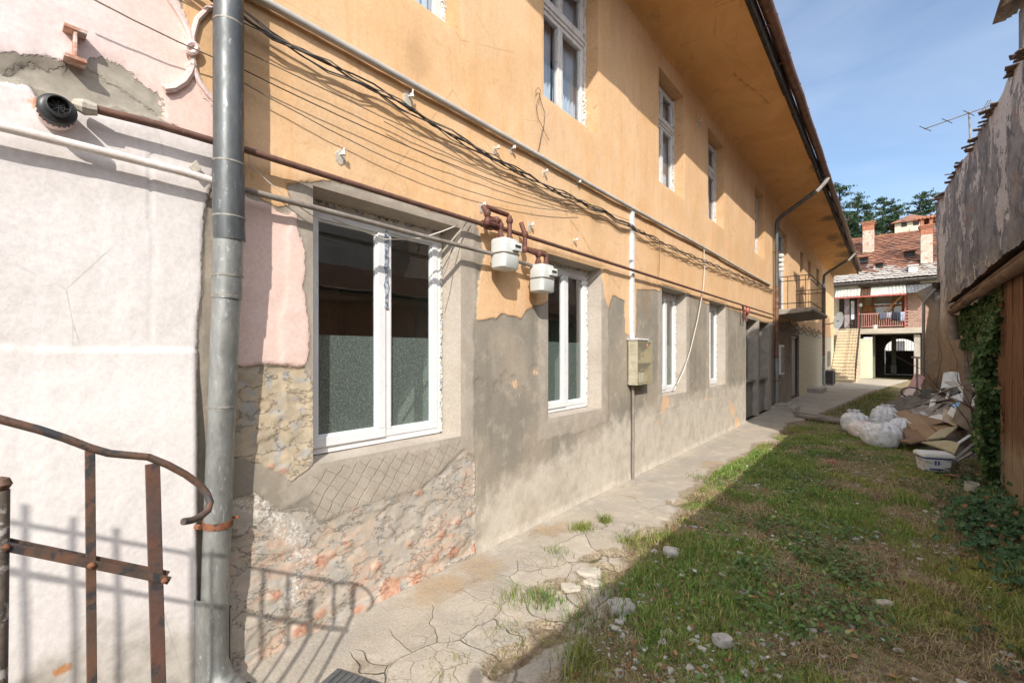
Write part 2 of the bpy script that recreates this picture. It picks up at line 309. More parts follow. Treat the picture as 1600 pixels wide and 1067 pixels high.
def facade_mat():
    m = NT('facade_plaster'); P = m.xyz(); A = m.attr
    big = m.noise(1.3, 5, .6); mid = m.noise(7, 5, .62); fine = m.noise(55, 5, .65); edge = m.ma('MULTIPLY', m.ma('SUBTRACT', m.noise(24, 5, .7), .5), .05)
    streak = m.noise(1, 5, .6, m.mapv((1, 9, .7)))
    def mask(n, wdt=.006, amp=1.0): return m.mr(m.ma('ADD', A(n), m.ma('MULTIPLY', edge, amp)), -wdt, wdt)
    # grey cement render
    cem = m.mix(m.mr(big, .38, .62), (.36, .31, .25), (.27, .245, .205)); cem = m.mix(m.mr(mid, .5, .7, 0, .6), cem, (.44, .39, .32))
    cem = m.mix(m.mr(streak, .52, .7, 0, .45), cem, (.20, .18, .155))
    # trowelled fresh cement round the openings
    cem = m.mix(m.ma('MULTIPLY', mask('fresh', .025, 2.5), .8), cem, m.mix(m.mr(mid, .35, .65), (.39, .34, .285), (.46, .41, .35)))
    # pale dusty foot of the wall
    pale = m.ma('MULTIPLY', m.mr(m.ma('ADD', A('pale'), m.ma('MULTIPLY', m.ma('SUBTRACT', mid, .5), .35)), -.1, .16), m.mr(mid, .3, .6, .6, .95))
    cem = m.mix(pale, cem, m.mix(m.mr(m.noise(3.2, 7, .68, m.mapv((1, 1, .8))), .45, .68, 0, .8), (.58, .525, .45), (.45, .395, .325)))
    # rubble / old render
    P_ = m.mr(P[2], 1.0, .72); rub = m.mix(m.mr(mid, .35, .65), m.mix(P_, (.52, .43, .31), (.49, .43, .36)), m.mix(P_, (.43, .37, .28), (.40, .365, .32))); rub = m.mix(m.mr(m.noise(13, 4, .6), .52, .62), rub, (.42, .40, .37))
    rub = m.mix(m.mr(m.noise(5, 3), .55, .7, 0, .5), rub, (.54, .39, .27))
    bt = m.n('TexBrick'); cx = m.n('CombineXYZ'); m.l(P[1], cx.inputs[0]); m.l(m.ma('ADD', P[2], m.ma('MULTIPLY', m.ma('SUBTRACT', mid, .5), .03)), cx.inputs[1]); m.l(cx.outputs[0], bt.inputs[0])
    bt.inputs['Scale'].default_value = 1; bt.inputs['Brick Width'].default_value = .24; bt.inputs['Row Height'].default_value = .078; bt.inputs['Mortar Size'].default_value = .010; bt.inputs['Mortar Smooth'].default_value = .4
    bm_ = m.ma('MULTIPLY', m.ma('SUBTRACT', 1.0, bt.outputs['Fac']), m.ma('MULTIPLY', m.mr(m.ma('ADD', m.noise(3.1, 7, .66), m.ma('MULTIPLY', m.mr(P[2], .75, .2), .08)), .56, .60), P_))
    rub = m.mix(m.ma('MULTIPLY', bm_, .75), rub, m.mix(m.mr(mid, .35, .65), (.52, .35, .265), (.55, .455, .375)))
    brk = m.mr(m.ma('ADD', m.ma('ADD', A('brick'), m.ma('MULTIPLY', edge, 1.8)), m.ma('MULTIPLY', m.ma('SUBTRACT', fine, .5), .06)), -.008, .02); rub = m.mix(m.ma('MULTIPLY', brk, .78), rub, m.mix(m.mr(fine, .35, .65), (.48, .19, .115), (.54, .33, .23)))
    rub = m.mix(m.ma('MULTIPLY', mask('salt', .02, 2.0), m.mr(fine, .46, .60, 0, .75)), rub, (.70, .69, .66))
    rub = m.mix(m.mr(m.vor(6.5, 'DISTANCE_TO_EDGE', vec=m.mapv((1, 1, 1.6))), .008, .0, 0, .12), rub, (.20, .17, .14))
    col = m.mix(mask('rubble'), cem, rub)
    # scored mortar grooves: thin darker lines, sunk again in the bump
    wv = m.ma('MULTIPLY', m.ma('SUBTRACT', m.noise(6, 3), .5), .05)
    def score(cy, cz, per, wdt, keepn):
        t = m.ma('ADD', m.ma('ADD', m.ma('MULTIPLY', P[1], cy), m.ma('MULTIPLY', P[2], cz)), wv); f = m.ma('ABSOLUTE', m.ma('SUBTRACT', m.ma('FRACT', m.ma('DIVIDE', t, per)), .5))
        return m.ma('MULTIPLY', m.mr(f, wdt/per, .0), m.mr(m.noise(keepn, 3), .30, .42))
    grv = m.ma('MULTIPLY', m.ma('MAXIMUM', score(.80, -.60, .074, .0042, 4), m.ma('MULTIPLY', score(.55, .83, .062, .003, 5), .55)), m.mr(A('groove'), .5, .9))
    col = m.mix(m.ma('MULTIPLY', grv, m.mr(m.noise(5, 4), .35, .6, .05, .42)), col, (.19, .16, .13))
    # orange limewash
    org = m.mix(m.mr(big, .36, .64), (.70, .45, .245), (.75, .51, .31)); org = m.mix(m.mr(streak, .48, .72, 0, .55), org, (.69, .39, .17))
    org = m.mix(m.mr(mid, .55, .78, 0, .5), org, (.85, .56, .30))
    org = m.mix(m.ma('MULTIPLY', m.mr(m.noise(2.2, 6, .75, None, 1.2), .56, .66), .65), org, (.64, .385, .19))
    crk = m.mr(m.vor(.8, 'DISTANCE_TO_EDGE', vec=m.mapv((1, .8, .45))), .0035, .0, 0, .45); org = m.mix(m.ma('MULTIPLY', crk, m.mr(mid, .4, .6)), org, (.35, .2, .1))
    org = m.mix(m.mr(m.noise(.55, 7, .7, m.mapv((1, 1.6, .8)), 1.0), .5, .66, 0, .38), org, (.62, .44, .27)); st2 = m.noise(1.6, 7, .72, m.mapv((1, 3.2, .35))); org = m.mix(m.mr(st2, .56, .68, 0, .35), org, (.50, .31, .15)); crk2 = m.mr(m.vor(1.9, 'DISTANCE_TO_EDGE', vec=m.mapv((1, .7, .9))), .004, .0, 0, .5); org = m.mix(m.ma('MULTIPLY', crk2, m.mr(m.noise(1.4, 3), .52, .6)), org, (.33, .2, .1)); org = m.mix(m.mr(fine, .74, .78, 0, .6), org, (.4, .3, .2))
    col = m.mix(mask('orange'), col, org)
    pm = m.mr(m.ma('ADD', m.ma('MULTIPLY', m.ma('MAXIMUM', A('peel'), -.05), 9.0), m.ma('MULTIPLY', m.ma('SUBTRACT', m.noise(15, 6, .75, m.mapv((1, 1, .6))), .5), 4.2)), .60, .70); flk = m.ma('MULTIPLY', m.mr(m.noise(34, 5, .8, m.mapv((1, 1, .5))), .645, .68), m.mr(m.noise(1.7, 3), .47, .6)); col = m.mix(m.ma('MULTIPLY', m.ma('MULTIPLY', flk, m.mr(P[2], 1.75, 1.5)), m.ma('MULTIPLY', m.mr(P[1], 2.3, 2.5), .6)), col, (.60, .50, .38)); col = m.mix(m.ma('MULTIPLY', m.ma('MULTIPLY', pm, m.mr(A('peel'), -.03, .0)), .9), col, m.mix(m.mr(fine, .4, .6), (.74, .53, .34), (.68, .42, .26)))
    # cream wash of the far ground floor
    crm = m.mix(m.mr(mid, .35, .65), (.66, .59, .44), (.57, .50, .37)); col = m.mix(mask('cream', .02), col, crm)
    # pink
    pk = m.mix(m.mr(big, .35, .65), (.80, .60, .54), (.76, .565, .50)); pk = m.mix(m.mr(mid, .5, .75, 0, .6), pk, (.78, .66, .63))
    pk = m.mix(mask('pale_pink', .25, 6), pk, m.mix(m.mr(mid, .35, .65), (.73, .615, .605), (.77, .68, .675)))
    col = m.mix(mask('pink'), col, pk)
    # white
    wh = m.mix(m.mr(big, .35, .65), (.70, .668, .66), (.645, .605, .598)); wh = m.mix(m.mr(streak, .5, .75, 0, .6), wh, (.74, .73, .725)); wh = m.mix(m.mr(m.noise(4, 6, .75), .58, .7, 0, .5), wh, (.58, .545, .53))
    wh = m.mix(m.mr(m.ma('ADD', A('dirt'), m.ma('MULTIPLY', m.ma('SUBTRACT', m.noise(5, 7, .72), .5), 1.1)), .35, .95, 0, .8), wh, m.mix(m.mr(mid, .35, .6), (.27, .25, .21), (.44, .41, .36))); wh = m.mix(m.mr(m.noise(2.6, 8, .78, m.mapv((1, 1.2, .7)), .4), .60, .66, 0, .4), wh, (.55, .50, .47)); hc = m.mr(m.vor(1.3, 'DISTANCE_TO_EDGE', vec=m.mapv((1, 1, .7))), .004, 0, 0, .5); wh = m.mix(m.ma('MULTIPLY', hc, m.mr(m.noise(2, 3), .5, .58)), wh, (.38, .34, .32))
    wh = m.mix(m.ma('MULTIPLY', mask('rust', .01, 1.5), .8), wh, (.45, .17, .03))
    col = m.mix(mask('white'), col, wh)
    col = m.mix(mask('bare', .004, 1.5), col, m.mix(m.mr(mid, .35, .65), (.42, .385, .33), (.33, .30, .255)))
    col = m.mix(m.ma('MULTIPLY', m.mr(A('stain'), .1, .9), .6), col, (.30, .19, .10))
    col = m.mix(.32, col, m.mr(fine, .25, .75, .72, 1.22), 'MULTIPLY')
    wmk = mask('white')
    # relief: each coat of paint/plaster has its thickness
    h = m.ma('MULTIPLY', mask('orange'), .004); h = m.ma('ADD', h, m.ma('MULTIPLY', mask('pink'), .004)); h = m.ma('ADD', h, m.ma('MULTIPLY', mask('white'), .003))
    h = m.ma('SUBTRACT', h, m.ma('MULTIPLY', mask('bare', .004, 1.5), .004)); h = m.ma('SUBTRACT', h, m.ma('MULTIPLY', mask('peel', .004, 3.2), -.002))
    h = m.ma('SUBTRACT', h, m.ma('MULTIPLY', grv, .004)); rm = mask('rubble'); amp = m.mr(rm, 0, 1, .0022, .0045, False)
    h = m.ma('ADD', h, m.ma('MULTIPLY', m.ma('ADD', m.ma('MULTIPLY', fine, .5), mid), amp))
    h = m.ma('ADD', h, m.ma('MULTIPLY', m.mr(m.noise(4.2, 8, .68, m.mapv((1, 1, 1.8))), .48, .51), m.ma('MULTIPLY', rm, .006))); h = m.ma('ADD', h, m.ma('MULTIPLY', wmk, m.ma('MULTIPLY', m.noise(3.5, 6, .6, m.mapv((1, 1, .6))), .0055)))
    m.bump(h, .9, 1.0)
    return m.done(col, .93, 0, .2)
M['facade'] = facade_mat()
def soffit_mat():
    m = NT('soffit_plaster'); P = m.xyz(); big = m.noise(.9, 5, .65, None, .8); mid = m.noise(5, 5, .62); fine = m.noise(45, 4)
    c = m.mix(m.mr(big, .35, .62), (.78, .46, .205), (.68, .385, .16)); c = m.mix(m.mr(m.noise(1.6, 6, .7, m.mapv((2, .6, 1)), 1), .55, .7), c, (.72, .47, .24))
    c = m.mix(m.mr(m.ma('ADD', m.attr('dark'), m.ma('MULTIPLY', m.ma('SUBTRACT', mid, .5), .35)), 0, .03), c, m.mix(m.mr(fine, .4, .6), (.05, .035, .025), (.12, .08, .05)))
    c = m.mix(m.mr(m.ma('ADD', m.attr('flake'), m.ma('MULTIPLY', m.ma('SUBTRACT', mid, .5), .6)), 0, .05, 0, .75), c, (.36, .24, .13))
    ck = m.mr(m.vor(.75, 'DISTANCE_TO_EDGE', vec=m.mapv((1.6, .7, 1))), .004, 0, 0, .6); c = m.mix(m.ma('MULTIPLY', ck, m.mr(mid, .4, .55)), c, (.25, .13, .05)); c = m.mix(m.mr(m.noise(2.6, 7, .75, None, .6), .57, .66, 0, .5), c, (.45, .26, .12))
    m.bump(m.ma('ADD', mid, m.ma('MULTIPLY', fine, .4)), .5, .012); return m.done(c, .93, 0, .2)
M['soffit'] = soffit_mat()
def reveal_mat():
    return mk('reveal_cement', (.40, .35, .295), (.46, .41, .355), 3, .93, .5, 50, .004, 0, (.36, .31, .26), 11, .62)
M['reveal'] = reveal_mat()
M['reveal_orange'] = mk('reveal_orange', (.62, .39, .205), (.69, .455, .265), 4, .93, .5, 50, .004, 0, (.50, .3, .15), 12, .63)

# ------------------------------------------------------------------ the long house
house = thing('apartment_house', 'long two-storey house with peeling orange plaster over grey patched cement and deep eaves', 'house', (0, 15, 0))
LOW = [(1.207, 2.31), (3.41, 4.41), (6.11, 7.08), (8.24, 9.24)]; LZ = (.95, 2.46)
NICHE = [(10.84, 11.95), (12.16, 13.3)]
UP = [(1.3, 2.295), (3.34, 4.33), (6.0, 6.97), (8.17, 9.15), (11.7, 12.7)]; UZ = (3.87, 5.42)
FAR_UP = [(18.6, 19.4, 3.6, 5.1), (20.6, 21.4, 3.6, 5.1), (23.2, 24.2, 3.7, 5.2), (25.6, 26.5, 3.7, 5.2)]
BDOOR = (14.5, 16.0, 2.76, 5.1)           # doorway on the balcony
GDOOR = (16.75, 18.35, .02, 2.1)          # dark doorway on the ground floor
holes = [(a, b, *LZ) for a, b in LOW]+[(a, b, .06, 2.3) for a, b in NICHE]+[(a, b, *UZ) for a, b in UP]+FAR_UP+[BDOOR, GDOOR]
ys = lines((-2.6, -.2, .1), (-.2, 2.9, .0115), (2.9, 5, .02), (5, 10.6, .035), (10.6, 31, .09), extra=[v for h in holes for v in h[:2]])
zs = lines((-.25, 0, .05), (0, 2.6, .0125), (2.6, 5.85, .035), extra=sorted({v for h in holes for v in h[2:]}))
Y, Z = np.meshgrid(ys, zs, indexing='ij'); P2 = (Y, Z)
edge_n = fbm(Y*6, Z*6, 3, 5)*.09+fbm(Y*1.7, Z*1.7, 9, 3)*.06
far_low = 2.36
o_low = wyz([(278, -60), (290, 60), (296, 112), (318, 150), (345, 182), (350, 300), (385, 302), (405, 307), (432, 326), (458, 320), (448, 290), (520, 288), (600, 306), (742, 350), (750, 370), (757, 400), (748, 440), (745, 500), (775, 500), (785, 490), (815, 497), (822, 485), (858, 470), (860, 405), (938, 418), (945, 470), (950, 482), (957, 462), (975, 470), (977, 522), (993, 526), (995, 452), (1030, 455), (1036, 447), (1073, 458), (1105, 475), (1134, 481), (1160, 490)])
orange_poly = [(.22, 7)]+o_low+[(13.0, 2.3), (13.75, far_low), (16.5, 2.5), (18, 2.35), (32, 2.3), (32, 7)]
pinkA = [(-4, 7), (-.02, 7)]+wyz([(268, -40), (285, 20), (300, 55), (296, 85), (303, 108), (318, 140), (345, 172), (345, 232), (250, 185), (240, 170), (120, 95), (0, 80)])+[(-4, 2.75)]
pinkB = wyz([(350, 296), (380, 303), (432, 326), (462, 333), (466, 360), (479, 400), (475, 450), (481, 500), (479, 560), (470, 571), (445, 570), (420, 567), (385, 573), (350, 570)])
white_poly = [(-4, -1), (-4, 2.62)]+wyz([(0, 118), (45, 133), (62, 163), (130, 172), (240, 197), (345, 226)])+[(.70, 2.2), (.668, 1.6), (.664, -1)]
bare_poly = wyz([(-60, 105), (10, 120), (35, 105), (100, 115), (125, 95), (160, 92), (185, 100), (215, 130), (245, 150), (255, 180), (240, 183), (180, 165), (120, 166), (62, 138), (0, 128)])
rubA = wyz([(350, 575), (420, 569), (476, 574), (487, 600), (491, 720), (480, 736), (455, 751), (430, 735), (400, 722), (350, 712)])
rubB = wyz([(340, 790), (400, 772), (440, 800), (480, 790), (500, 816), (560, 790), (650, 768), (690, 736), (725, 700), (744, 716), (741, 862), (600, 940), (450, 1015), (300, 1110), (320, 900)])
score = wyz([(487, 735), (722, 688), (715, 712), (690, 738), (650, 768), (560, 792), (500, 818), (482, 792)])
pale = wyz([(742, 790), (790, 745), (860, 715), (960, 655), (1020, 632), (1100, 612), (1165, 596), (1172, 690), (970, 790), (740, 900)])
F_ = {}
F_['orange'] = np.where(Z > 2.9, .5, sdf(P2, orange_poly)+edge_n*.55)
F_['orange'] = np.where(Y < .75, sdf(P2, orange_poly)+edge_n*.2, F_['orange'])
F_['pink'] = np.maximum(sdf(P2, pinkA)+edge_n*.15, sdf(P2, pinkB)+edge_n*.5+fbm(Y*26, Z*26, 8, 4)*.02)
F_['pale_pink'] = .42-Y
F_['white'] = sdf(P2, white_poly)+edge_n*.12
F_['bare'] = sdf(P2, bare_poly)+edge_n*.35
F_['rubble'] = np.maximum(sdf(P2, rubA), sdf(P2, rubB))+edge_n*.3
F_['pale'] = np.maximum(sdf(P2, pale), np.where((Y > 3) & (Y < 10.8), .12-Z*.35, -1))
F_['cream'] = np.where(Y > 17.6, np.minimum(Y-18.4, 2.32-Z), -1)+edge_n
fr = np.full(Y.shape, -1.0)
for a, b in LOW:
    fr = np.maximum(fr, .15-np.maximum(np.maximum(a-Y, Y-b), np.maximum(LZ[0]-.03-Z, Z-LZ[1]-.02)))
fr = np.maximum(fr, sdf(P2, score)+.01); F_['fresh'] = fr+edge_n*1.0
F_['fresh'] = np.where((Y > 10.7) & (Y < 13.6), .2, F_['fresh'])
def blobs(l, k=1.0):
    d = np.full(Y.shape, -1.0)
    for px, py, r in l:
        p = wp(px, py); d = np.maximum(d, r*k-np.sqrt((Y-p.y)**2+((Z-p.z)*1.2)**2))
    return d+edge_n*.35
F_['brick'] = blobs([(503, 878, .055), (520, 868, .035), (545, 850, .035), (512, 800, .02), (690, 835, .045), (715, 815, .04), (705, 835, .03), (735, 802, .03), (655, 770, .025), (708, 862, .06), (742, 855, .04), (610, 920, .08), (650, 905, .05), (470, 985, .05), (500, 960, .04), (430, 930, .035), (440, 735, .03), (425, 728, .02), (560, 955, .05), (640, 850, .03), (590, 885, .03), (680, 870, .03)])
F_['salt'] = .05-pline(P2, wyz([(380, 775), (440, 815), (470, 840), (478, 880), (455, 930)]))+edge_n*.5
F_['peel'] = blobs([(755, 430, 0.064), (790, 590, 0.064), (805, 598, 0.089), (778, 605, 0.055), (835, 582, 0.081), (815, 612, 0.064), (748, 600, 0.064), (1040, 628, 0.200), (1035, 640, 0.132), (1145, 642, 0.234), (1152, 662, 0.234), (1142, 630, 0.132), (1028, 660, 0.098), (1105, 622, 0.115), (1030, 675, 0.081), (945, 650, 0.064), (990, 640, 0.081), (880, 520, 0.064)])
F_['dirt'] = sstep(.74-Z+edge_n*4+(.2-Y)*.35, -.1, .5)*(Y < .68)*1.0
F_['rust'] = blobs([(95, 1037, .022), (62, 165, .025)])
st = np.zeros(Y.shape); F_['dirt'] = np.maximum(F_['dirt'], .45*sstep(.05-abs(Z-1.575-edge_n*.3), -.03, .05)*(Y < .67))
for px, py, r in [(930, 330, .25), (880, 210, .12), (650, 90, .22), (1010, 470, .3), (380, 60, .3), (420, 40, .2)]:
    p = wp(px, py); st = np.maximum(st, sstep(r-np.hypot(Y-p.y, (Z-p.z)*.6)+edge_n*.9, 0, .2)*.5)
F_['stain'] = st
# scored lattice grooves
sm = sstep(sdf(P2, score), -.005, .01); n1 = fbm(Y*9, Z*9, 21, 2)
g1 = abs(((Y*.78-Z*.62+n1*.02)/.062) % 1-.5)*.062; g2 = abs(((Y*.62+Z*.78+n1*.02)/.055) % 1-.5)*.055
groove = np.maximum(sstep(.007-g1, 0, .005)*(fbm(Y*5, Z*5, 4, 2) > -.22), sstep(.005-g2, 0, .004)*.5)*sm
F_['groove'] = sm
# relief
rm = sstep(F_['rubble'], -.006, .012)
X = fbm(Y*2.2, Z*2.2, 31, 3)*.012+fbm(Y*14, Z*14, 5, 3)*.004
X = X+sstep(F_['fresh'], -.01, .01)*.004+sstep(F_['orange'], -.006, .006)*.006+sstep(F_['pink'], -.004, .004)*.004
fl_ = fbm(Y*2.3, Z*4.2, 71, 6)*6; fq = np.floor(fl_)+sstep(fl_-np.floor(fl_), .0, .16); X = X-rm*.012+rm*(fq*.0065+fbm(Y*16, Z*20, 77, 4)*.009+.002)+rm*sstep(F_['brick'], -.01, .01)*.008
X = X-sstep(F_['peel'], -.005, .005)*.004-sstep(F_['bare'], -.004, .004)*.01
wb = sstep(F_['white'], -.004, .004); X = X+wb*.012+np.where((Y < .67) & (Z < 1.58), .035*sstep(.664-Y, -.004, .006)*(.25+.75*sstep(1.58-Z, 0, .4)), 0)
X = X-.007*sstep(.009-abs(Z-1.575-edge_n*.05), 0, .008)*(Y < .665)*sstep(Y, -.2, .3)        # horizontal joint
p = wp(236, 300); X = X-.006*sstep(.008-abs(Y-p.y-edge_n*.12), 0, .008)*(Z > 1.6)*(Z < 2.4)   # vertical crack
X = X+.02*sstep(.05-Z+edge_n*.5, -.06, .06)*(Y > .7)
for a, b, c, d in holes:                                            # settle to the plane at the openings
    dd = np.maximum(np.maximum(a-Y, Y-b), np.maximum(c-Z, Z-d)); X = X*sstep(dd, .0, .045)
X = np.where(Y > 13.8, X*.7, X)
keep = np.ones((len(ys)-1, len(zs)-1), bool); yc = (ys[:-1]+ys[1:])/2; zc = (zs[:-1]+zs[1:])/2
for a, b, c, d in holes:
    keep &= ~(((yc > a) & (yc < b))[:, None] & ((zc > c) & (zc < d))[None, :])
V = np.stack([X, Y, Z], -1).reshape(-1, 3)
wall = np_mesh('wall', V, grid_faces(len(ys), len(zs), keep), M['facade'], house, True, {k: v for k, v in F_.items()})
b = MB(); b.box(-8, -3.2, -2.6, 30.9, 0, 5.8); b.box(-8, -.02, -2.66, -2.6, 0, 5.8); b.box(-8, -.02, 30.9, 31.0, -.1, 5.8)
b.build('end_wall', M['cream'], house)

# soffit with cove, fascia, gutter, roof slab
prof = [(0, 5.62), (.012, 5.70), (.05, 5.765), (.12, 5.80), (.3, 5.805), (.5, 5.805), (.7, 5.805), (.9, 5.805), (1.06, 5.805)]
sy = np.concatenate([np.arange(-2.6, 30.9, .12), [30.9]])
SV = []; dk = []; fl = []
spots = [(.93, 17.6, .22, .3), (.8, 20.6, .12, .7), (.95, 22.2, .12, .5), (1.0, 24.6, .3, .8), (.9, 27.5, .5, 1.6), (.4, 29.5, .6, 1.2), (1.02, 12.5, .06, .3)]
for y in sy:
    for x, z in prof:
        zz = z+(float(fbm(np.array([x*2.]), np.array([y*.9]), 3, 3)[0])*.03 if x > .1 else 0)
        SV.append((x, y, zz)); d = -1
        for sx, syy, rx, ry in spots: d = max(d, .25*(1-math.hypot((x-sx)/rx, (y-syy)/ry)))
        dk.append(d); fl.append(max(d+.12, .10*(x-1.0)+(y-22)*.012))
np_mesh('soffit', SV, grid_faces(len(sy), len(prof)), M['soffit'], house, True, {'dark': dk, 'flake': fl})
b = MB()
for i in range(42):
    y0 = -2.6+i*.8; b.box(1.06, 1.115, y0+.004, y0+.796, 5.765+random.uniform(-.012, .012), 5.93, j=.006)
b.build('fascia', M['fascia'], house)
b = MB(); gprof = [(math.cos(t)*.075, math.sin(t)*.075) for t in [math.pi+i*math.pi/9 for i in range(10)]]
gprof = gprof+[(a*.9, c*.9) for a, c in gprof[::-1]]; n = len(gprof)
gy = np.arange(-2.6, 31.01, .56)
for i, y in enumerate(gy):
    dx = random.uniform(-.006, .006); dz = random.uniform(-.01, .01)-.0008*y
    b.v += [(1.2+a+dx, y, 5.97+c+dz) for a, c in gprof]
for i in range(len(gy)-1):
    for q in range(n): b.f.append((i*n+q, i*n+(q+1) % n, (i+1)*n+(q+1) % n, (i+1)*n+q))
b.f += [tuple(range(n)), tuple((len(gy)-1)*n+q for q in range(n))]
b.build('gutter', M['gutter_brown'], house, True)
br0 = None
for i in range(33):
    if br0 is None:
        b = MB(); b.bar((1.2, -2.2, 5.885), (1.11, -2.2, 5.86), .03, .006); b.bar((1.28, -2.2, 5.975), (1.1, -2.2, 5.99), .03, .006); br0 = b.build('gutter_bracket', M['rust'], house)
    else:
        c_ = br0.copy(); C.objects.link(c_); c_.location.y = i*1.0
b = MB()
for k in range(14):
    x0 = 1.12-k*.36; z0 = 5.97+k*.2
    b.add([(x0, -2.6, z0), (x0, 30.95, z0), (x0-.38, 30.95, z0+.17), (x0-.38, -2.6, z0+.17), (x0, -2.6, z0-.04), (x0, 30.95, z0-.04), (x0-.38, 30.95, z0+.13), (x0-.38, -2.6, z0+.13)],
          [(0, 1, 2, 3), (7, 6, 5, 4), (0, 4, 5, 1), (1, 5, 6, 2), (3, 2, 6, 7), (0, 3, 7, 4)])
b.build('roof', M['shed_tile'], house)

def interior(parent, y0, y1, z0, z1, x0, d=1.6, ext=.5, name='interior'):
    b = MB(); a0, a1, c0, c1 = y0-ext, y1+ext, z0-.6, z1+.3
    b.add([(x0, a0, c0), (x0, a1, c0), (x0, a1, c1), (x0, a0, c1), (x0-d, a0, c0), (x0-d, a1, c0), (x0-d, a1, c1), (x0-d, a0, c1),
           (x0, y0, z0), (x0, y1, z0), (x0, y1, z1), (x0, y0, z1)],
          [(4, 5, 6, 7), (0, 4, 7, 3), (1, 2, 6, 5), (3, 7, 6, 2), (0, 1, 5, 4), (0, 8, 9, 1), (1, 9, 10, 2), (2, 10, 11, 3), (3, 11, 8, 0)])
    return b.build(name, M['room'], parent)
def reveal(parent, o, i, x1, mat, x0=0.0, bottom=True, nseg=14):
    # o = outer (y0,y1,z0,z1) on the wall plane, i = inner at depth x1; subdivided with slight unevenness
    b = MB(); oc = [(o[0], o[2]), (o[1], o[2]), (o[1], o[3]), (o[0], o[3])]; ic = [(i[0], i[2]), (i[1], i[2]), (i[1], i[3]), (i[0], i[3])]
    for k in range(4):
        if k == 0 and not bottom: continue
        p0, p1, q0, q1 = oc[k], oc[(k+1) % 4], ic[k], ic[(k+1) % 4]; base = len(b.v)
        for s in range(nseg+1):
            t = s/nseg
            for r in range(4):
                f = r/3; jy = random.uniform(-.003, .003) if r in (1, 2) and 0 < s < nseg else 0
                b.v.append((x0+(x1-x0)*f, (p0[0]+(p1[0]-p0[0])*t)*(1-f)+(q0[0]+(q1[0]-q0[0])*t)*f+jy, (p0[1]+(p1[1]-p0[1])*t)*(1-f)+(q0[1]+(q1[1]-q0[1])*t)*f+jy))
        for s in range(nseg):
            for r in range(3): v = base+s*4+r; b.f.append((v, v+1, v+5, v+4))
    return b.build('reveal', mat, parent, True)
def rect_frame(b, y0, y1, z0, z1, wd, xa, xb):
    b.box(xa, xb, y0, y1, z0, z0+wd); b.box(xa, xb, y0, y1, z1-wd, z1); b.box(xa, xb, y0, y0+wd, z0+wd, z1-wd); b.box(xa, xb, y1-wd, y1, z0+wd, z1-wd)
def pvc_window(o):
    r = .15; s = .085; i = (o[0]+.005, o[1]-s, o[2]+.03, o[3]-.045); y0, y1, z0, z1 = i; m = (y0+y1)/2+.028
    b = MB(); rect_frame(b, y0-.01, y1+.01, z0-.01, z1+.01, .05, -r-.06, -r+.012)
    fr = b.build('window', M['white_pvc'], house, bevel=.004)
    for a, c, wd in ((y0+.026, m+.008, .058), (m+.012, y1-.022, .044)):
        b = MB(); x = -r+(.028 if wd > .05 else .018); rect_frame(b, a, c, z0+.03, z1-.03, wd, x-.05, x); rect_frame(b, a+wd, c-wd, z0+.03+wd, z1-.03-wd, .012, x-.04, x-.012)
        b.build('sash', M['white_pvc'], fr, bevel=.004)
        A, B, Cc, D = a+wd+.008, c-wd-.008, z0+.038+wd, z1-.038-wd; x -= .026
        b = MB(); b.add([(x, A, Cc), (x, B, Cc), (x, B, D), (x, A, D)], [(0, 1, 2, 3)]); b.build('pane', M['glass'], fr)
        h = Cc+(D-Cc)*.47; b = MB(); b.add([(x-.008, A, Cc), (x-.008, B, Cc), (x-.008, B, h), (x-.008, A, h)], [(0, 1, 2, 3)]); b.build('frosted_film', M['film'], fr)
    b = MB()
    if o[0] < 2:       # torn blue-white tape on the mullion
        k = [(0, 0)]+[(.016+random.uniform(-.006, .006), -t*.03) for t in range(1, 18)]; kk = [(-a, c) for a, c in k[::-1]]
        poly = [(m+.012+a, z1-.06+c) for a, c in k+kk[:-1]]
        b.prism(poly, -r+.0285, -r+.0305, lambda u, v, w_: (w_, u, v)); b.build('tape', M['tape'], fr)
    b = MB()          # mounting foam squeezed out along the top and the far jamb
    for t in np.arange(z0, z1, .03): b.box(-r+.004, -r+.02, y1+.001, y1+.012+random.random()*.014, t, t+.029, j=.004)
    for t in np.arange(y0, y1, .03): b.box(-r+.004, -r+.02, t, t+.029, z1+.001, z1+.01+random.random()*.016, j=.004)
    b.build('mounting_foam', M['foam'], fr)
    reveal(fr, o, (y0-.012, y1+.012, z0-.012, z1+.012), -r-.03, M['reveal'])
    interior(fr, y0, y1, z0, z1, -r-.062, 2.2)
    return fr
for a, c in LOW: pvc_window((a, c, *LZ))
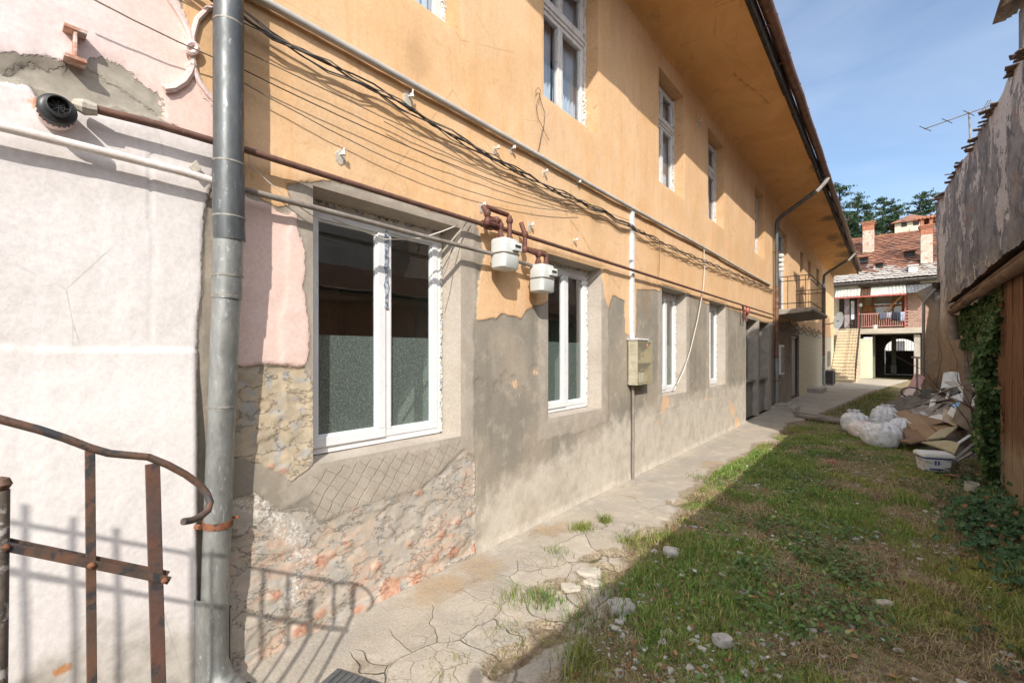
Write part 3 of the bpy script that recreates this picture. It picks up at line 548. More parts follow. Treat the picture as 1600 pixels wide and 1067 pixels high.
def old_window(o, curtain=True):
    y0, y1, z0, z1 = o; r = .17; x = -r; m = (y0+y1)/2; tz = z0+(z1-z0)*.66
    b = MB(); rect_frame(b, y0+.01, y1-.01, z0+.01, z1-.01, .055, x-.05, x+.01)
    b.box(x-.05, x+.035, y0+.065, y1-.065, tz-.05, tz+.05); b.box(x-.05, x+.05, y0+.06, y1-.06, tz-.018, tz+.022)
    fr = b.build('window', M['old_white'], house, bevel=.005)
    for a, c in ((y0+.067, m-.002), (m+.002, y1-.067)):
        for za, zb in ((z0+.067, tz-.052), (tz+.052, z1-.067)):
            b = MB(); rect_frame(b, a, c, za, zb, .042, x-.03, x+.02); sh = b.build('sash', M['old_white'], fr, bevel=.004)
            b = MB(); q = x-.008; b.add([(q, a+.04, za+.04), (q, c-.04, za+.04), (q, c-.04, zb-.04), (q, a+.04, zb-.04)], [(0, 1, 2, 3)]); b.build('pane', M['glass_old'], fr)
    b = MB()
    if curtain:
        for a, c in ((y0+.03, m-.03), (m+.03, y1-.03)):
            base = len(b.v); nn = 24
            for k in range(nn+1):
                yy = a+(c-a)*k/nn; xx = x-.10+.018*math.sin(k*1.9)
                b.v += [(xx, yy, z0-.02), (xx, yy, z1)]
            b.f += [(base+2*k, base+2*k+2, base+2*k+3, base+2*k+1) for k in range(nn)]
        b.build('curtain', M['curtain'], fr, True)
    b = MB()        # ragged white filler round the old frame
    for t in np.arange(z0, z1-.03, .04): b.box(x+.012, x+.03, y1-.03-random.random()*.02, y1-.004, t, t+.039, j=.006)
    b.box(x+.012, x+.03, y0+.01, y1-.03, z0+.003, z0+.02+.01, j=.006); b.build('filler', M['old_white'], fr)
    reveal(fr, o, (y0+.004, y1-.004, z0+.004, z1-.004), -r-.02, M['reveal_orange'])
    interior(fr, y0+.01, y1-.01, z0, z1, -r-.055, 1.8, .35)
    return fr
for a, c in UP: old_window((a, c, *UZ))
for o in FAR_UP: old_window(o)
# blocked-up niches
for a, c in NICHE:
    b = MB(); ys_ = np.linspace(a, c, 12); zz_ = np.linspace(.06, 2.3, 24); base = 0
    for y in ys_:
        for z in zz_: b.v.append(((-.20 if z > .93 else -.10)+random.uniform(-.006, .006), y, z))
    b.f += [tuple(q) for q in grid_faces(12, 24).tolist()]
    b.box(-.21, -.03, a+.002, c-.002, .88, .93, j=.004)
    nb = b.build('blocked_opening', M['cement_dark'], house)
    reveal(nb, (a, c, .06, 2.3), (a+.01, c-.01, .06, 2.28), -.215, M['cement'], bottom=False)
# ground floor doorway and the balcony door
a, c, z0, z1 = GDOOR
b = MB(); rect_frame(b, a, c, z0, z1, .08, -.16, -.06); b.box(-.13, -.10, a+.08, (a+c)/2, z0+.08, z1-.08); dr = b.build('door', M['door_dark'], house, bevel=.006)
b = MB(); b.box(-.128, -.095, (a+c)/2+.01, c-.08, z0+.08, z1-.08); b.build('door_leaf', M['lilac'], dr, bevel=.006)
reveal(dr, (a, c, z0, z1), (a, c, z0, z1), -.2, M['cement_dark'], bottom=False); interior(dr, a, c, z0, z1, -.162, 1.2, .3)
a, c, z0, z1 = BDOOR
b = MB(); rect_frame(b, a, c, z0, z1, .07, -.2, -.1); b.box(-.2, -.1, a+.07, c-.07, 4.45, 4.52); b.box(-.18, -.12, 15.2, 15.28, z0+.07, 4.45); dr = b.build('door', M['old_white'], house, bevel=.006)
b = MB(); b.box(-.17, -.14, a+.07, 15.2, z0+.07, z0+1.0); b.box(-.17, -.14, 15.28, c-.07, z0+.07, z0+1.0); b.build('door_panel', M['door_grey'], dr, bevel=.006)
b = MB(); b.add([(-.15, a+.07, z0+1), (-.15, c-.07, z0+1), (-.15, c-.07, z1-.07), (-.15, a+.07, z1-.07)], [(0, 1, 2, 3)]); b.build('pane', M['glass_old'], dr)
reveal(dr, (a, c, z0, z1), (a, c, z0, z1), -.22, M['reveal_orange'], bottom=False); interior(dr, a, c, z0, z1, -.215, 1.5, .3)
# balcony: slab with tapering edge, iron railing of uprights
b = MB(); b.prism([(0, 2.56), (.80, 2.62), (.87, 2.66), (.87, 2.73), (0, 2.70)], 14.04, 17.7, lambda u, v, w_: (u, w_, v)); bal = b.build('balcony', M['concrete'], house, bevel=.01)
b = MB(); T = .012
for z in (2.86, 3.46, 3.58): b.tube([(0, 14.1, z), (.82, 14.1, z), (.82, 17.62, z), (0, 17.62, z)], T, 6)
b.build('rail', M['iron_black'], bal)
for k in range(26):
    b = MB()
    if k < 4: p = (.1+k*.2, 14.1)
    elif k < 23: p = (.82, 14.1+(k-4)*.195)
    else: p = (.62-(k-23)*.25, 17.62)
    b.tube([(p[0], p[1], 2.70), (p[0], p[1], 3.58)], .008, 5); b.build('baluster', M['iron_black'], bal)
# raised stucco scrolls at the change from pink to orange
b = MB()
def wl(l, x): return [wp(a, c, x) for a, c in l]
b.tube(wl([(255, -20), (268, 2), (283, 25), (293, 45), (299, 62)], .012), .014, 7); b.tube(wl([(299, 62), (300, 85), (303, 108), (312, 130), (325, 147), (345, 170)], .012), .013, 7)
b.tube(wl([(256, 140), (272, 138), (288, 128), (297, 115), (301, 103)], .012), .016, 7); b.tube(wl([(345, 8), (325, 14), (308, 32), (301, 58), (302, 85)], .014), .012, 7)
b.tube([wp(299+9*math.cos(t), 76+8*math.sin(t), .025) for t in np.linspace(0, 6.3, 12)], .012, 7)
b.build('stucco_scroll', M['stucco_pink'], house, True)
# ------------------------------------------------------------------ ground
def ground_h(x, y):
    near = sstep(.3-abs(x-.2), -4, 0)
    h = fbm(x*1.1, y*1.1, 41, 4)*.05+fbm(x*7, y*7, 42, 3)*.022
    h = h-.02+.03*sstep(x, 2.4, 3.4)*sstep(14-y, 0, 3)
    return h
def ground_mat():
    m = NT('courtyard_soil'); big = m.noise(.9, 5, .65); mid = m.noise(5, 5, .65); fine = m.noise(60, 5, .7)
    c = m.mix(m.mr(mid, .35, .62), (.165, .125, .08), (.34, .265, .18)); c = m.mix(m.mr(big, .42, .6, 0, .6), c, (.15, .185, .06))
    c = m.mix(m.mr(m.noise(2.3, 5), .52, .64, 0, .7), c, (.26, .195, .12))
    st = m.vor(34); c = m.mix(m.ma('MULTIPLY', m.mr(st, .30, .22), m.mr(m.noise(2, 4), .5, .62)), c, m.mix(m.mr(fine, .4, .6), (.24, .23, .21), (.38, .36, .33)))
    c = m.mix(.8, c, m.mr(m.noise(26, 6, .75), .3, .7, .5, 1.45), 'MULTIPLY')
    m.bump(m.ma('ADD', fine, m.ma('MULTIPLY', st, -.4)), .8, .02); return m.done(c, .97, 0, .1)
M['soil'] = ground_mat()
gx = lines((-400, -20, 60), (-20, -.4, 2), (-.4, .5, .1), (.5, 4.2, .045), (4.2, 9, .4), (9, 30, 3), (30, 401, 60))
gy = lines((-400, -12, 60), (-12, -1, 1), (-1, 8, .05), (8, 14, .12), (14, 36, .4), (36, 60, 4), (60, 401, 50))
GX, GY = np.meshgrid(gx, gy, indexing='ij'); GZ = np.where((abs(GX) < 9) & (GY > -10) & (GY < 36), ground_h(GX, GY), -.02)
GZ = GZ-sstep(.75-GX, 0, .35)*.05
g = np_mesh('courtyard_ground', np.stack([GX, GY, GZ], -1).reshape(-1, 3), grid_faces(len(gx), len(gy)), M['soil'], None, True); tag(g, 'bare earth courtyard ground with worn dirt between the wall and the shed', None, None, 'structure')

def path_mat():
    m = NT('path_concrete'); big = m.noise(1.2, 5, .6); mid = m.noise(6, 5, .65); fine = m.noise(70, 5, .7)
    c = m.mix(m.mr(big, .36, .62), (.44, .385, .315), (.36, .33, .285)); c = m.mix(m.mr(mid, .5, .7, 0, .6), c, (.52, .47, .40))
    c = m.mix(m.mr(m.ma('ADD', m.attr('ochre'), m.ma('MULTIPLY', m.ma('SUBTRACT', m.noise(4, 6, .7), .5), 1.8)), .12, .55, 0, .62), c, m.mix(m.mr(mid, .4, .6), (.40, .28, .155), (.34, .25, .165)))
    c = m.mix(m.mr(m.noise(2.6, 6, .7, None, .7), .57, .68, 0, .6), c, (.25, .19, .13))
    vw = m.n('VectorMath', operation='ADD'); nz = m.n('TexNoise'); nz.inputs['Scale'].default_value = 3; m.l(m.pos, nz.inputs[0]); sc2 = m.n('VectorMath', operation='SCALE'); m.l(nz.outputs[1], sc2.inputs[0]); sc2.inputs['Scale'].default_value = .22; m.l(m.pos, vw.inputs[0]); m.l(sc2.outputs[0], vw.inputs[1])
    e = m.vor(2.9, 'DISTANCE_TO_EDGE', vec=vw.outputs[0]); wid = m.mr(m.attr('crack'), .2, .9, 0, .004)
    cc = m.xyz(m.vor(2.9, 'F1', 'Color', vec=vw.outputs[0]))[0]; c = m.mix(m.mr(m.attr('crack'), .2, .7), c, m.mix(1.0, c, m.mr(cc, 0, 1, .90, 1.08, False), 'MULTIPLY'))
    e2 = m.vor(8.5, 'DISTANCE_TO_EDGE', vec=vw.outputs[0]); c2 = m.ma('MULTIPLY', m.ma('MULTIPLY', m.mr(e2, .016, .004), m.mr(m.noise(2.1, 4), .5, .58)), m.attr('crack')); c = m.mix(m.ma('MULTIPLY', c2, .32), c, (.20, .165, .125))
    ck = m.ma('MULTIPLY', m.mr(m.ma('SUBTRACT', e, m.ma('MULTIPLY', wid, m.mr(m.noise(1.7, 4), .4, .6, .1, 1.6))), .007, -.004), m.mr(m.attr('crack'), .1, .35))
    c = m.mix(m.ma('MULTIPLY', ck, m.mr(m.noise(3, 4), .38, .58, .04, .6)), c, m.mix(m.mr(m.noise(4, 2), .42, .6), (.13, .10, .065), (.10, .105, .04)))
    c = m.mix(m.mr(m.ma('ADD', m.attr('soil'), m.ma('MULTIPLY', m.ma('SUBTRACT', m.noise(14, 5, .7), .5), .16)), .0, .05), c, m.mix(m.mr(fine, .35, .65), (.21, .16, .105), (.33, .28, .21)))
    c = m.mix(.42, c, m.mr(fine, .25, .75, .6, 1.35), 'MULTIPLY')
    h = m.ma('SUBTRACT', m.ma('ADD', m.ma('ADD', m.ma('MULTIPLY', fine, .35), m.ma('MULTIPLY', mid, .6)), m.ma('MULTIPLY', cc, m.ma('MULTIPLY', m.attr('crack'), .9))), m.ma('ADD', m.ma('MULTIPLY', ck, 1.6), m.ma('MULTIPLY', c2, .7))); m.bump(h, .8, .014)
    return m.done(c, .95, 0, .15)
M['path'] = path_mat()
px_ = lines((-.06, 1.6, .016), (1.6, 3.6, .1)); py_ = lines((-1.5, 4.5, .018), (4.5, 12, .06), (12, 33.6, .2))
PX, PY = np.meshgrid(px_, py_, indexing='ij')
ew = np.interp(PY, [-1.5, .6, 1.2, 1.9, 2.3, 2.8, 3.3, 4.0, 5.0, 6.0, 8.0, 9.6, 11.5, 13, 17, 22, 26, 34], [1.25, 1.22, 1.18, 1.12, 1.05, .92, .78, .80, .74, .66, .72, .78, .75, .95, 1.35, 1.75, 2.2, 3.3])
ed = ew-PX+fbm(PX*2.2, PY*2.2, 51, 4)*.42*sstep(12-PY, -4, 3)+fbm(PX*9, PY*9, 52, 3)*.10
hole = blob = np.full(PX.shape, -1.)
for cx, cy, r in [(.78, 2.55, .16), (.86, 2.9, .17), (.70, 3.05, .10), (.98, 2.1, .12), (.62, 3.6, .09), (.95, 3.4, .15), (.88, 1.75, .10), (.75, 4.7, .1), (.62, 5.6, .12)]:
    hole = np.maximum(hole, r*.8-np.hypot((PX-cx)*1.3, (PY-cy)*.8)+fbm(PX*5, PY*5, 53, 5)*.42)
ed = np.minimum(ed, -hole)
PZ = .028+fbm(PX*1.4, PY*1.4, 54, 3)*.02+fbm(PX*12, PY*12, 55, 3)*.007-.035*sstep(PX, .2, 1.4)*.5
# tilted, heaved slabs
cell = np.floor(PX*2.4+fbm(PX*3, PY*3, 57, 2)*1.5)*7.1+np.floor(PY*2.1+fbm(PX*3, PY*3, 58, 2)*1.5)
PZ = PZ+(np.sin(cell*12.9898)*43758.5 % 1-.5)*.016*sstep(PX, .35, .6)*sstep(5-PY, 0, 1)
PZ = np.where(PX < .1, PZ+.012*sstep(.1-PX, 0, .1), PZ)
PZ = PZ-.16*sstep(.0-ed, 0, .09)
och = blob = np.zeros(PX.shape)
for px, py, r in [(690, 925, .26), (750, 895, .26), (860, 835, .2), (1110, 728, .3)]:
    q = gp(px, py); och = np.maximum(och, sstep(r-np.hypot(PX-q.x, (PY-q.y)*.7), -.05, r)*.6)
crk = sstep(PX, .18, .5)*sstep(PY, .7, 1.5)*sstep(4.2-PY, 0, 1.2)+sstep(PY, 4, 6)*.18
keepP = (ed[:-1, :-1] > -.12)
pt = np_mesh('concrete_path', np.stack([PX, PY, PZ], -1).reshape(-1, 3), grid_faces(len(px_), len(py_), keepP), M['path'], None, True, {'ochre': och, 'crack': np.minimum(crk, 1), 'soil': np.maximum(.05-ed, .012-PX+fbm(PX*3, PY*7, 59, 4)*.05)})
tag(pt, 'cracked concrete path along the foot of the house wall', None, None, 'structure')
def path_dist(x, y):   # + = off the concrete
    e = np.interp(y, [-1.5, .6, 1.2, 1.9, 2.3, 2.8, 3.3, 4.0, 5.0, 6.0, 8.0, 9.6, 11.5, 13, 17, 22, 26, 34], [1.25, 1.22, 1.18, 1.12, 1.05, .92, .78, .80, .74, .66, .72, .78, .75, .95, 1.35, 1.75, 2.2, 3.3])
    return x-e-fbm(x*2.2, y*2.2, 51, 4)*.42*sstep(12-y, -4, 3)-fbm(x*9, y*9, 52, 3)*.10

# ------------------------------------------------------------------ grass, dry straw, weeds
def blades(name, pts, hmin, hmax, wd, lean, cols, label, cat, mat):
    n = len(pts); x, y = pts[:, 0], pts[:, 1]; z = ground_h(x, y) if name != 'path_tufts' else np.full(len(pts), .012)
    a = rng.uniform(0, 2*np.pi, n); b = a+np.pi/2; hh = rng.uniform(hmin, hmax, n)*(pts[:, 2] if pts.shape[1] > 2 else 1)*np.clip(1+2.6*fbm(x*3.2, y*3.2, 63, 3), .45, 1.9); ln = rng.uniform(lean[0], lean[1], n)*hh; w_ = wd*rng.uniform(.6, 1.3, n)
    dx, dy = np.cos(a), np.sin(a); ox, oy = np.cos(b)*w_/2, np.sin(b)*w_/2
    V = np.zeros((n, 5, 3), np.float32)
    V[:, 0] = np.c_[x-ox, y-oy, z-.005]; V[:, 1] = np.c_[x+ox, y+oy, z-.005]
    V[:, 2] = np.c_[x+dx*ln*.35-ox*.8, y+dy*ln*.35-oy*.8, z+hh*.62]; V[:, 3] = np.c_[x+dx*ln*.35+ox*.8, y+dy*ln*.35+oy*.8, z+hh*.62]
    V[:, 4] = np.c_[x+dx*ln, y+dy*ln, z+hh*np.sqrt(np.clip(1-(ln/hh*.55)**2, .05, 1))]
    i = np.arange(n)[:, None]*5; F = np.concatenate([i+[0, 1, 3], i+[0, 3, 2], i+[2, 3, 4]], 0)
    k = rng.random(n); c1, c2 = np.array(cols[0]), np.array(cols[1]); col = c1+(c2-c1)*k[:, None]
    if len(cols) > 2: s = rng.random(n) < cols[3]; col[s] = np.array(cols[2])*rng.uniform(.7, 1.2, (s.sum(), 1))
    if lean[0] < 1: q_ = np.clip(sstep(x, 1.9, 3.0)*.75+fbm(x*1.3, y*1.3, 73, 3)*2.2, 0, .85)[:, None]; col = col*(1-q_)+np.array([.40, .39, .115])*rng.uniform(.6, 1.15, n)[:, None]*q_
    col = np.repeat(col[:, None], 5, 1).reshape(-1, 3)
    o = np_mesh(name, V.reshape(-1, 3), F, mat, None, False, None, col); tag(o, label, cat, None, 'stuff'); return o
M['blade'] = vcol('grass_blade', .6, .25); M['straw'] = vcol('straw', .8, .15); M['leaf'] = vcol('leaf', .45, .18)
def scatter(n, x0, x1, y0, y1, dens, power=1.6):
    y = y0+(y1-y0)*rng.random(n)**power; x = rng.uniform(x0, x1, n); d = dens(x, y); k = rng.random(n) < d; return np.c_[x[k], y[k], np.clip(d[k], .45, 1)]
def lush(x, y): return np.clip(.24+sstep(fbm(x*1.5, y*.9, 61, 4), -.07, .08)+.8*sstep(fbm(x*4, y*4, 62, 3), .05, .15)-.25*sstep(x, 2.4, 3.2)-.75*sstep(2.9-y, 0, .8)*sstep(2.2-x, 0, .6), 0, 1)
def dens_g(x, y): return lush(x, y)*sstep(path_dist(x, y), -.06, .10)*sstep(12.5-y, 0, 2.0)*sstep(3.75-x, 0, .4)
G = scatter(360000, .5, 3.8, .7, 12.5, dens_g)
blades('grass', G, .018, .062, .0056, (.3, 1.2), ((.10, .225, .04), (.28, .41, .09), (.52, .43, .20), .2), 'short green grass growing in patches along the shaded yard', 'grass', M['blade'])
G = scatter(16000, .5, 2.9, 12, 27, lambda x, y: sstep(path_dist(x, y), -.05, .2)*sstep(x-(.2+(y-12)*.08), 0, .3)*sstep(2.7-x, 0, .4)*.8, 1)
blades('far_grass', G, .03, .09, .016, (.3, 1.0), ((.08, .15, .03), (.17, .24, .055), (.36, .29, .14), .25), 'low grass strip leading towards the stairs and archway', 'grass', M['blade'])
# tufts at holes of the path
T = []
for px, py, n, r in [(908, 830, 420, .045), (945, 820, 160, .03), (980, 850, 90, .04), (865, 868, 120, .05), (855, 945, 240, .06), (790, 1000, 120, .07), (800, 945, 60, .05), (1095, 748, 160, .1), (1040, 840, 200, .1), (1000, 850, 180, .08), (960, 935, 160, .1), (690, 1045, 60, .06), (920, 985, 200, .08), (905, 1040, 300, .08)]:
    q = gp(px, py); T.append(np.c_[rng.normal(q.x, r, n), rng.normal(q.y, r, n), np.full(n, 1.0)])
T = np.concatenate(T); T[:, 2] = 1
blades('path_tufts', T, .03, .085, .0045, (.3, 1.1), ((.07, .16, .025), (.19, .29, .06), (.40, .33, .15), .2), 'green tufts growing through the broken concrete path', 'grass', M['blade'])
D = scatter(165000, .7, 3.7, .8, 11, lambda x, y: sstep(path_dist(x, y), -.12, .12)*np.clip(1.05-lush(x, y), 0, 1)*(.28+.72*sstep(fbm(x*1.6, y*1.6, 64, 3), -.08, .12)))
blades('dry_grass', D, .03, .10, .0035, (1.3, 1.75), ((.53, .44, .26), (.39, .30, .165), (.2, .125, .07), .25), 'matted dry brown grass lying between the green patches', 'dry grass', M['straw'])
def leaves(P, N, size, cols, shape, parent=None, name='foliage', mat='leaf', k3=.1):
    # P points, N normals; each leaf a folded lobed blade of six corners
    n = len(P); sz = size[0]+(size[1]-size[0])*rng.random(n)
    N = N/np.linalg.norm(N, axis=1, keepdims=True); a = rng.normal(size=(n, 3)); T = a-N*(a*N).sum(1, keepdims=True); T /= np.linalg.norm(T, axis=1, keepdims=True); B = np.cross(N, T)
    sh = np.array(shape); k = len(sh); V = np.zeros((n, k, 3))
    for i in range(k): V[:, i] = P+(T*sh[i, 0]+B*sh[i, 1]+N*sh[i, 2])*sz[:, None]
    i = np.arange(n)[:, None]*k; half = k//2+1
    F = np.concatenate([i+[0, j, j+1] for j in range(1, k-1)], 0)
    c1, c2 = np.array(cols[0]), np.array(cols[1]); col = c1+(c2-c1)*rng.random(n)[:, None]
    if len(cols) > 2: s = rng.random(n) < k3; col[s] = np.array(cols[2])*rng.uniform(.7, 1.2, (s.sum(), 1))
    return np_mesh(name, V.reshape(-1, 3), F, M[mat], parent, False, None, np.repeat(col[:, None], k, 1).reshape(-1, 3))
IVY = [(-.45, 0, .0), (-.30, .38, .10), (.05, .30, .06), (.12, .52, .12), (.55, 0, -.06), (.12, -.52, .12), (.05, -.30, .06), (-.30, -.38, .10)]
OVAL = [(-.5, 0, 0), (-.2, .26, .07), (.2, .24, .05), (.5, 0, -.05), (.2, -.24, .05), (-.2, -.26, .07)]
def weedpatch(n, dens, box, hz, size, cols, shape, name, label):
    S = scatter(n, *box, dens, 1.5); x, y = S[:, 0], S[:, 1]; z = ground_h(x, y)+rng.uniform(.008, hz, len(S))
    o = leaves(np.c_[x, y, z], np.c_[rng.normal(0, .45, len(S)), rng.normal(0, .45, len(S)), np.ones(len(S))], size, cols, shape, None, name); tag(o, label, 'weeds', None, 'stuff')
def wd(x, y):
    d = np.maximum(sstep(1-np.hypot((x-1.75)/.75, (y-3.9)/1.3), 0, .5), sstep(1-np.hypot((x-1.5)/.4, (y-6.0)/.9), 0, .6)*.6)
    return np.clip(d*sstep(fbm(x*3, y*3, 66, 4), -.07, .07)+.45*sstep(fbm(x*1.8, y*1.8, 68, 4), .03, .11), 0, 1)*sstep(path_dist(x, y), 0, .15)
weedpatch(46000, wd, (.8, 3.4, 1.0, 9), .07, (.018, .05), ((.07, .14, .05), (.16, .25, .08), (.30, .31, .11)), OVAL, 'ground_weeds', 'dark green leafy weeds creeping over the middle of the yard')
def wi(x, y): return np.clip(sstep(x, 2.55, 3.05)*sstep(x, 2.45+.0*y, 2.95)*(.06+.8*sstep(fbm(x*2.2, y*2.2, 67, 4), -.0, .12))*(.35+.65*sstep(y, 4.6, 6.2))*sstep(8.6-y, 0, .6)*sstep(y, 2.4, 3.4), 0, 1)
weedpatch(11000, wi, (2.4, 3.7, 2.3, 8.6), .09, (.022, .05), ((.035, .08, .035), (.08, .14, .055), (.24, .13, .06)), IVY, 'ground_ivy', 'dark ivy leaves spreading over the ground before the wooden post')
S = scatter(6000, .8, 3.6, .9, 10, lambda x, y: sstep(path_dist(x, y), -.1, .1)*.5)
o = leaves(np.c_[S[:, 0], S[:, 1], ground_h(S[:, 0], S[:, 1])+rng.uniform(.01, .04, len(S))], np.c_[rng.normal(0, .35, (len(S), 2)), np.ones(len(S))], (.015, .045), ((.28, .14, .07), (.20, .11, .065), (.44, .25, .13)), OVAL, None, 'dry_leaves', 'straw'); tag(o, 'scattered brown fallen leaves lying on the yard', 'leaves', None, 'stuff')
# gravel
def rock(seed, sx, sy, sz):
    r = np.random.default_rng(seed); bm = bmesh.new(); bmesh.ops.create_icosphere(bm, subdivisions=2, radius=1)
    for v in bm.verts:
        q = 1+.22*math.sin(3*v.co.x+seed)+.18*math.cos(4*v.co.y+seed*2)+r.uniform(-.08, .08); v.co = Vector((v.co.x*sx*q, v.co.y*sy*q, max(-.5, min(.62, v.co.z*q))*sz))
    vs = np.array([v.co[:] for v in bm.verts]); fs = np.array([[v.index for v in f.verts] for f in bm.faces]); bm.free(); return vs, fs
def gravel(n, box, dens, smin, smax, name, label, mat, power=1.5):
    S = scatter(n, *box, dens, power); VV = []; FF = []; base = 0; protos = [rock(s, 1, random.uniform(.55, .9), random.uniform(.4, .7)) for s in range(6)]
    for x, y, _ in S:
        vs, fs = protos[random.randrange(6)]; s = smin+(smax-smin)*random.random()**2.5; a = random.uniform(0, 6.3); ca, sa = math.cos(a)*s, math.sin(a)*s
        z = float(ground_h(np.array([x]), np.array([y]))[0])
        q = np.c_[vs[:, 0]*ca-vs[:, 1]*sa+x, vs[:, 0]*sa+vs[:, 1]*ca+y, vs[:, 2]*s+z+s*.2]; VV.append(q); FF.append(fs+base); base += len(vs)
    o = np_mesh(name, np.concatenate(VV), np.concatenate(FF), mat); tag(o, label, 'gravel', None, 'stuff')
M['stone'] = mk('stone', (.36, .345, .32), (.52, .50, .46), 9, .93, .5, 60, .004, 0, (.20, .18, .15), 20, .6)
M['stone_pale'] = mk('stone_pale', (.43, .39, .33), (.53, .49, .42), 7, .93, .6, 50, .005, 0, (.34, .29, .23), 16, .6)
gravel(6500, (.9, 3.4, .9, 9), lambda x, y: np.clip(sstep(path_dist(x, y), -.05, .1)*(.12+sstep(1-np.hypot((x-1.5)/.75, (y-2.1)/.9), 0, .4)+.5*sstep(fbm(x*2, y*2, 69, 3), .08, .16)), 0, 1), .005, .03, 'gravel', 'loose grey gravel and broken mortar in the shade at the near end', M['stone'])
def stone(px, py, w_, d_, h_, label, mat='stone_pale', rot=0, grp='loose slabs along the broken path edge', z=.0):
    q = gp(px, py, .02); b = MB(); k = 26; rr_ = random.Random(px*7+py); n0 = rr_.random()*50; rings = [(0, 1.0), (.35, 1.0), (.7, .98), (.92, .93), (1.0, .78), (1.04, .3), (1.04, -.4)]
    ca, sa = math.cos(rot), math.sin(rot); tl = rr_.uniform(-.05, .05); cor = [rr_.uniform(0, 6.28) for _ in range(3)]
    for f, hz in rings:
        for i in range(k):
            t = 2*math.pi*i/k; r = 1/max(abs(math.cos(t)), abs(math.sin(t)))**.5
            for c_ in cor: r = min(r, 1.02/max(.35, math.cos(t-c_)))
            r *= 1+.16*float(fbm(np.array([math.cos(t)*1.7+n0]), np.array([math.sin(t)*1.7]), 5, 3)[0])*2
            u, v = math.cos(t)*w_/2*r*f, math.sin(t)*d_/2*r*f; hn = float(fbm(np.array([u*22+n0]), np.array([v*22]), 7, 4)[0])*.022
            b.v.append((u*ca-v*sa, u*sa+v*ca, h_*.62*hz+hn*(1 if hz > 0 else 0)+u*tl))
    for j in range(len(rings)-1):
        for i in range(k): b.f.append((j*k+i, (j+1)*k+i, (j+1)*k+(i+1) % k, j*k+(i+1) % k))
    o = b.build('stone_slab', M[mat], None, True); o.location = (q.x, q.y, z-.005); tag(o, label, 'stone', grp); return o
stone(920, 890, .17, .13, .045, 'rounded pale stone slab lying largest among the three loose ones on the path', rot=.3)
stone(926, 908, .12, .09, .05, 'small square pale stone just in front of the largest loose slab')
stone(892, 916, .13, .10, .05, 'pale angular stone at the near corner of the three loose slabs', rot=.5)
0 and stone(884, 868, .13, .09, .035, 'flat pale slab beside the grassy crack above the three loose stones', rot=.2)
0 and stone(945, 945, .20, .10, .05, 'long pale slab half covered by straw at the edge of the shadow', rot=1.0)
stone(970, 942, .16, .14, .05, 'greyish slab lying in shade just across the shadow edge', 'stone', rot=.8)
stone(1048, 858, .12, .10, .05, 'grey lump of concrete on the grass where the shadow starts', 'stone', rot=.1)
stone(1382, 940, .09, .06, .05, 'single white stone lying alone in the middle of the near grass', 'stone_pale', rot=.4, grp='stones on the grass')
stone(1130, 995, .10, .07, .05, 'grey broken stone in the gravel of the near grass', 'stone', rot=.9, grp='stones on the grass')
stone(1300, 720, .12, .08, .05, 'reddish broken brick lump on the grass before the white sacks', 'stone', rot=.2, grp='stones on the grass').data.materials[0] = mk('brick_lump', (.30, .10, .06), (.38, .16, .10), 14, .9)

S = scatter(900, .9, 3.5, .9, 11, lambda x, y: sstep(path_dist(x, y), -.05, .15)*.6)
o = leaves(np.c_[S[:, 0], S[:, 1], ground_h(S[:, 0], S[:, 1])+rng.uniform(.012, .05, len(S))], np.c_[rng.normal(0, .5, (len(S), 2)), np.ones(len(S))], (.008, .035), ((.62, .62, .60), (.42, .41, .40), (.25, .3, .36)), [(-.5, -.2, 0), (.1, -.45, .05), (.5, .1, 0), (.05, .4, .04)], None, 'litter', 'straw'); tag(o, 'small pale scraps of paper and plaster scattered in the grass', 'litter', None, 'stuff')
# ------------------------------------------------------------------ things fixed to the house wall
def pipe_run(name, label, cat, path, r, mat, group=None, n=10, clips=None):
    o = MB().tube(path, r, n).build(name, M[mat], None, True); tag(o, label, cat, group); OFF[o.name] = Vector()
    return o
def jit(path, a): return [Vector(p)+Vector((random.uniform(-a, a), 0, random.uniform(-a, a))) for p in path]
# near downpipe
dp = thing('downpipe', 'tall zinc downpipe between the white wall and the first ground floor window', 'downpipe', (.07, .73, 0))
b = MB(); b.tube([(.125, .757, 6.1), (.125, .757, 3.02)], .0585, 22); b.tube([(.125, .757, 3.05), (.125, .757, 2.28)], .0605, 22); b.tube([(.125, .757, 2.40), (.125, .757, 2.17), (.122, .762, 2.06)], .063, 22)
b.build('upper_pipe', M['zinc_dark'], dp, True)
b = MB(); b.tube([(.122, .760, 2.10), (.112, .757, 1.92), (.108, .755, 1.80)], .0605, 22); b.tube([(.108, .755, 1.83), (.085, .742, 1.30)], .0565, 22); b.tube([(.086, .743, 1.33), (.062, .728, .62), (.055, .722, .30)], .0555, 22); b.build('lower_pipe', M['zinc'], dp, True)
b = MB()
for c, r, t in (((.125, .757, 3.02), .0625, 0), ((.125, .757, 2.40), .0655, 0), ((.124, .759, 2.16), .066, .1), ((.112, .757, 1.90), .0635, .1), ((.108, .755, 1.81), .062, .1), ((.0855, .7425, 1.315), .0600, .1)):
    b.tube([Vector(c)+Vector((.0, 0, -.004)), Vector(c)+Vector((0, 0, .004))], r-.001, 22)
b.build('seam', M['seam'], dp, True)
b = MB(); b.tube([(.067, .732, .775), (.068, .733, .805)], .0605, 22); b.tube([(.07, .665, .79), (.0, .64, .79)], .012, 6); b.tube([(.075, .792, .80), (.09, .812, .80)], .007, 6); b.build('pipe_clamp', M['rust'], dp, True)
b = MB(); b.tube([(.055, .722, .32), (.054, .721, .16), (.085, .735, .075), (.175, .775, .03)], [.056, .058, .062, .066], 20, False); b.build('shoe', M['zinc'], dp, True)
b = MB()
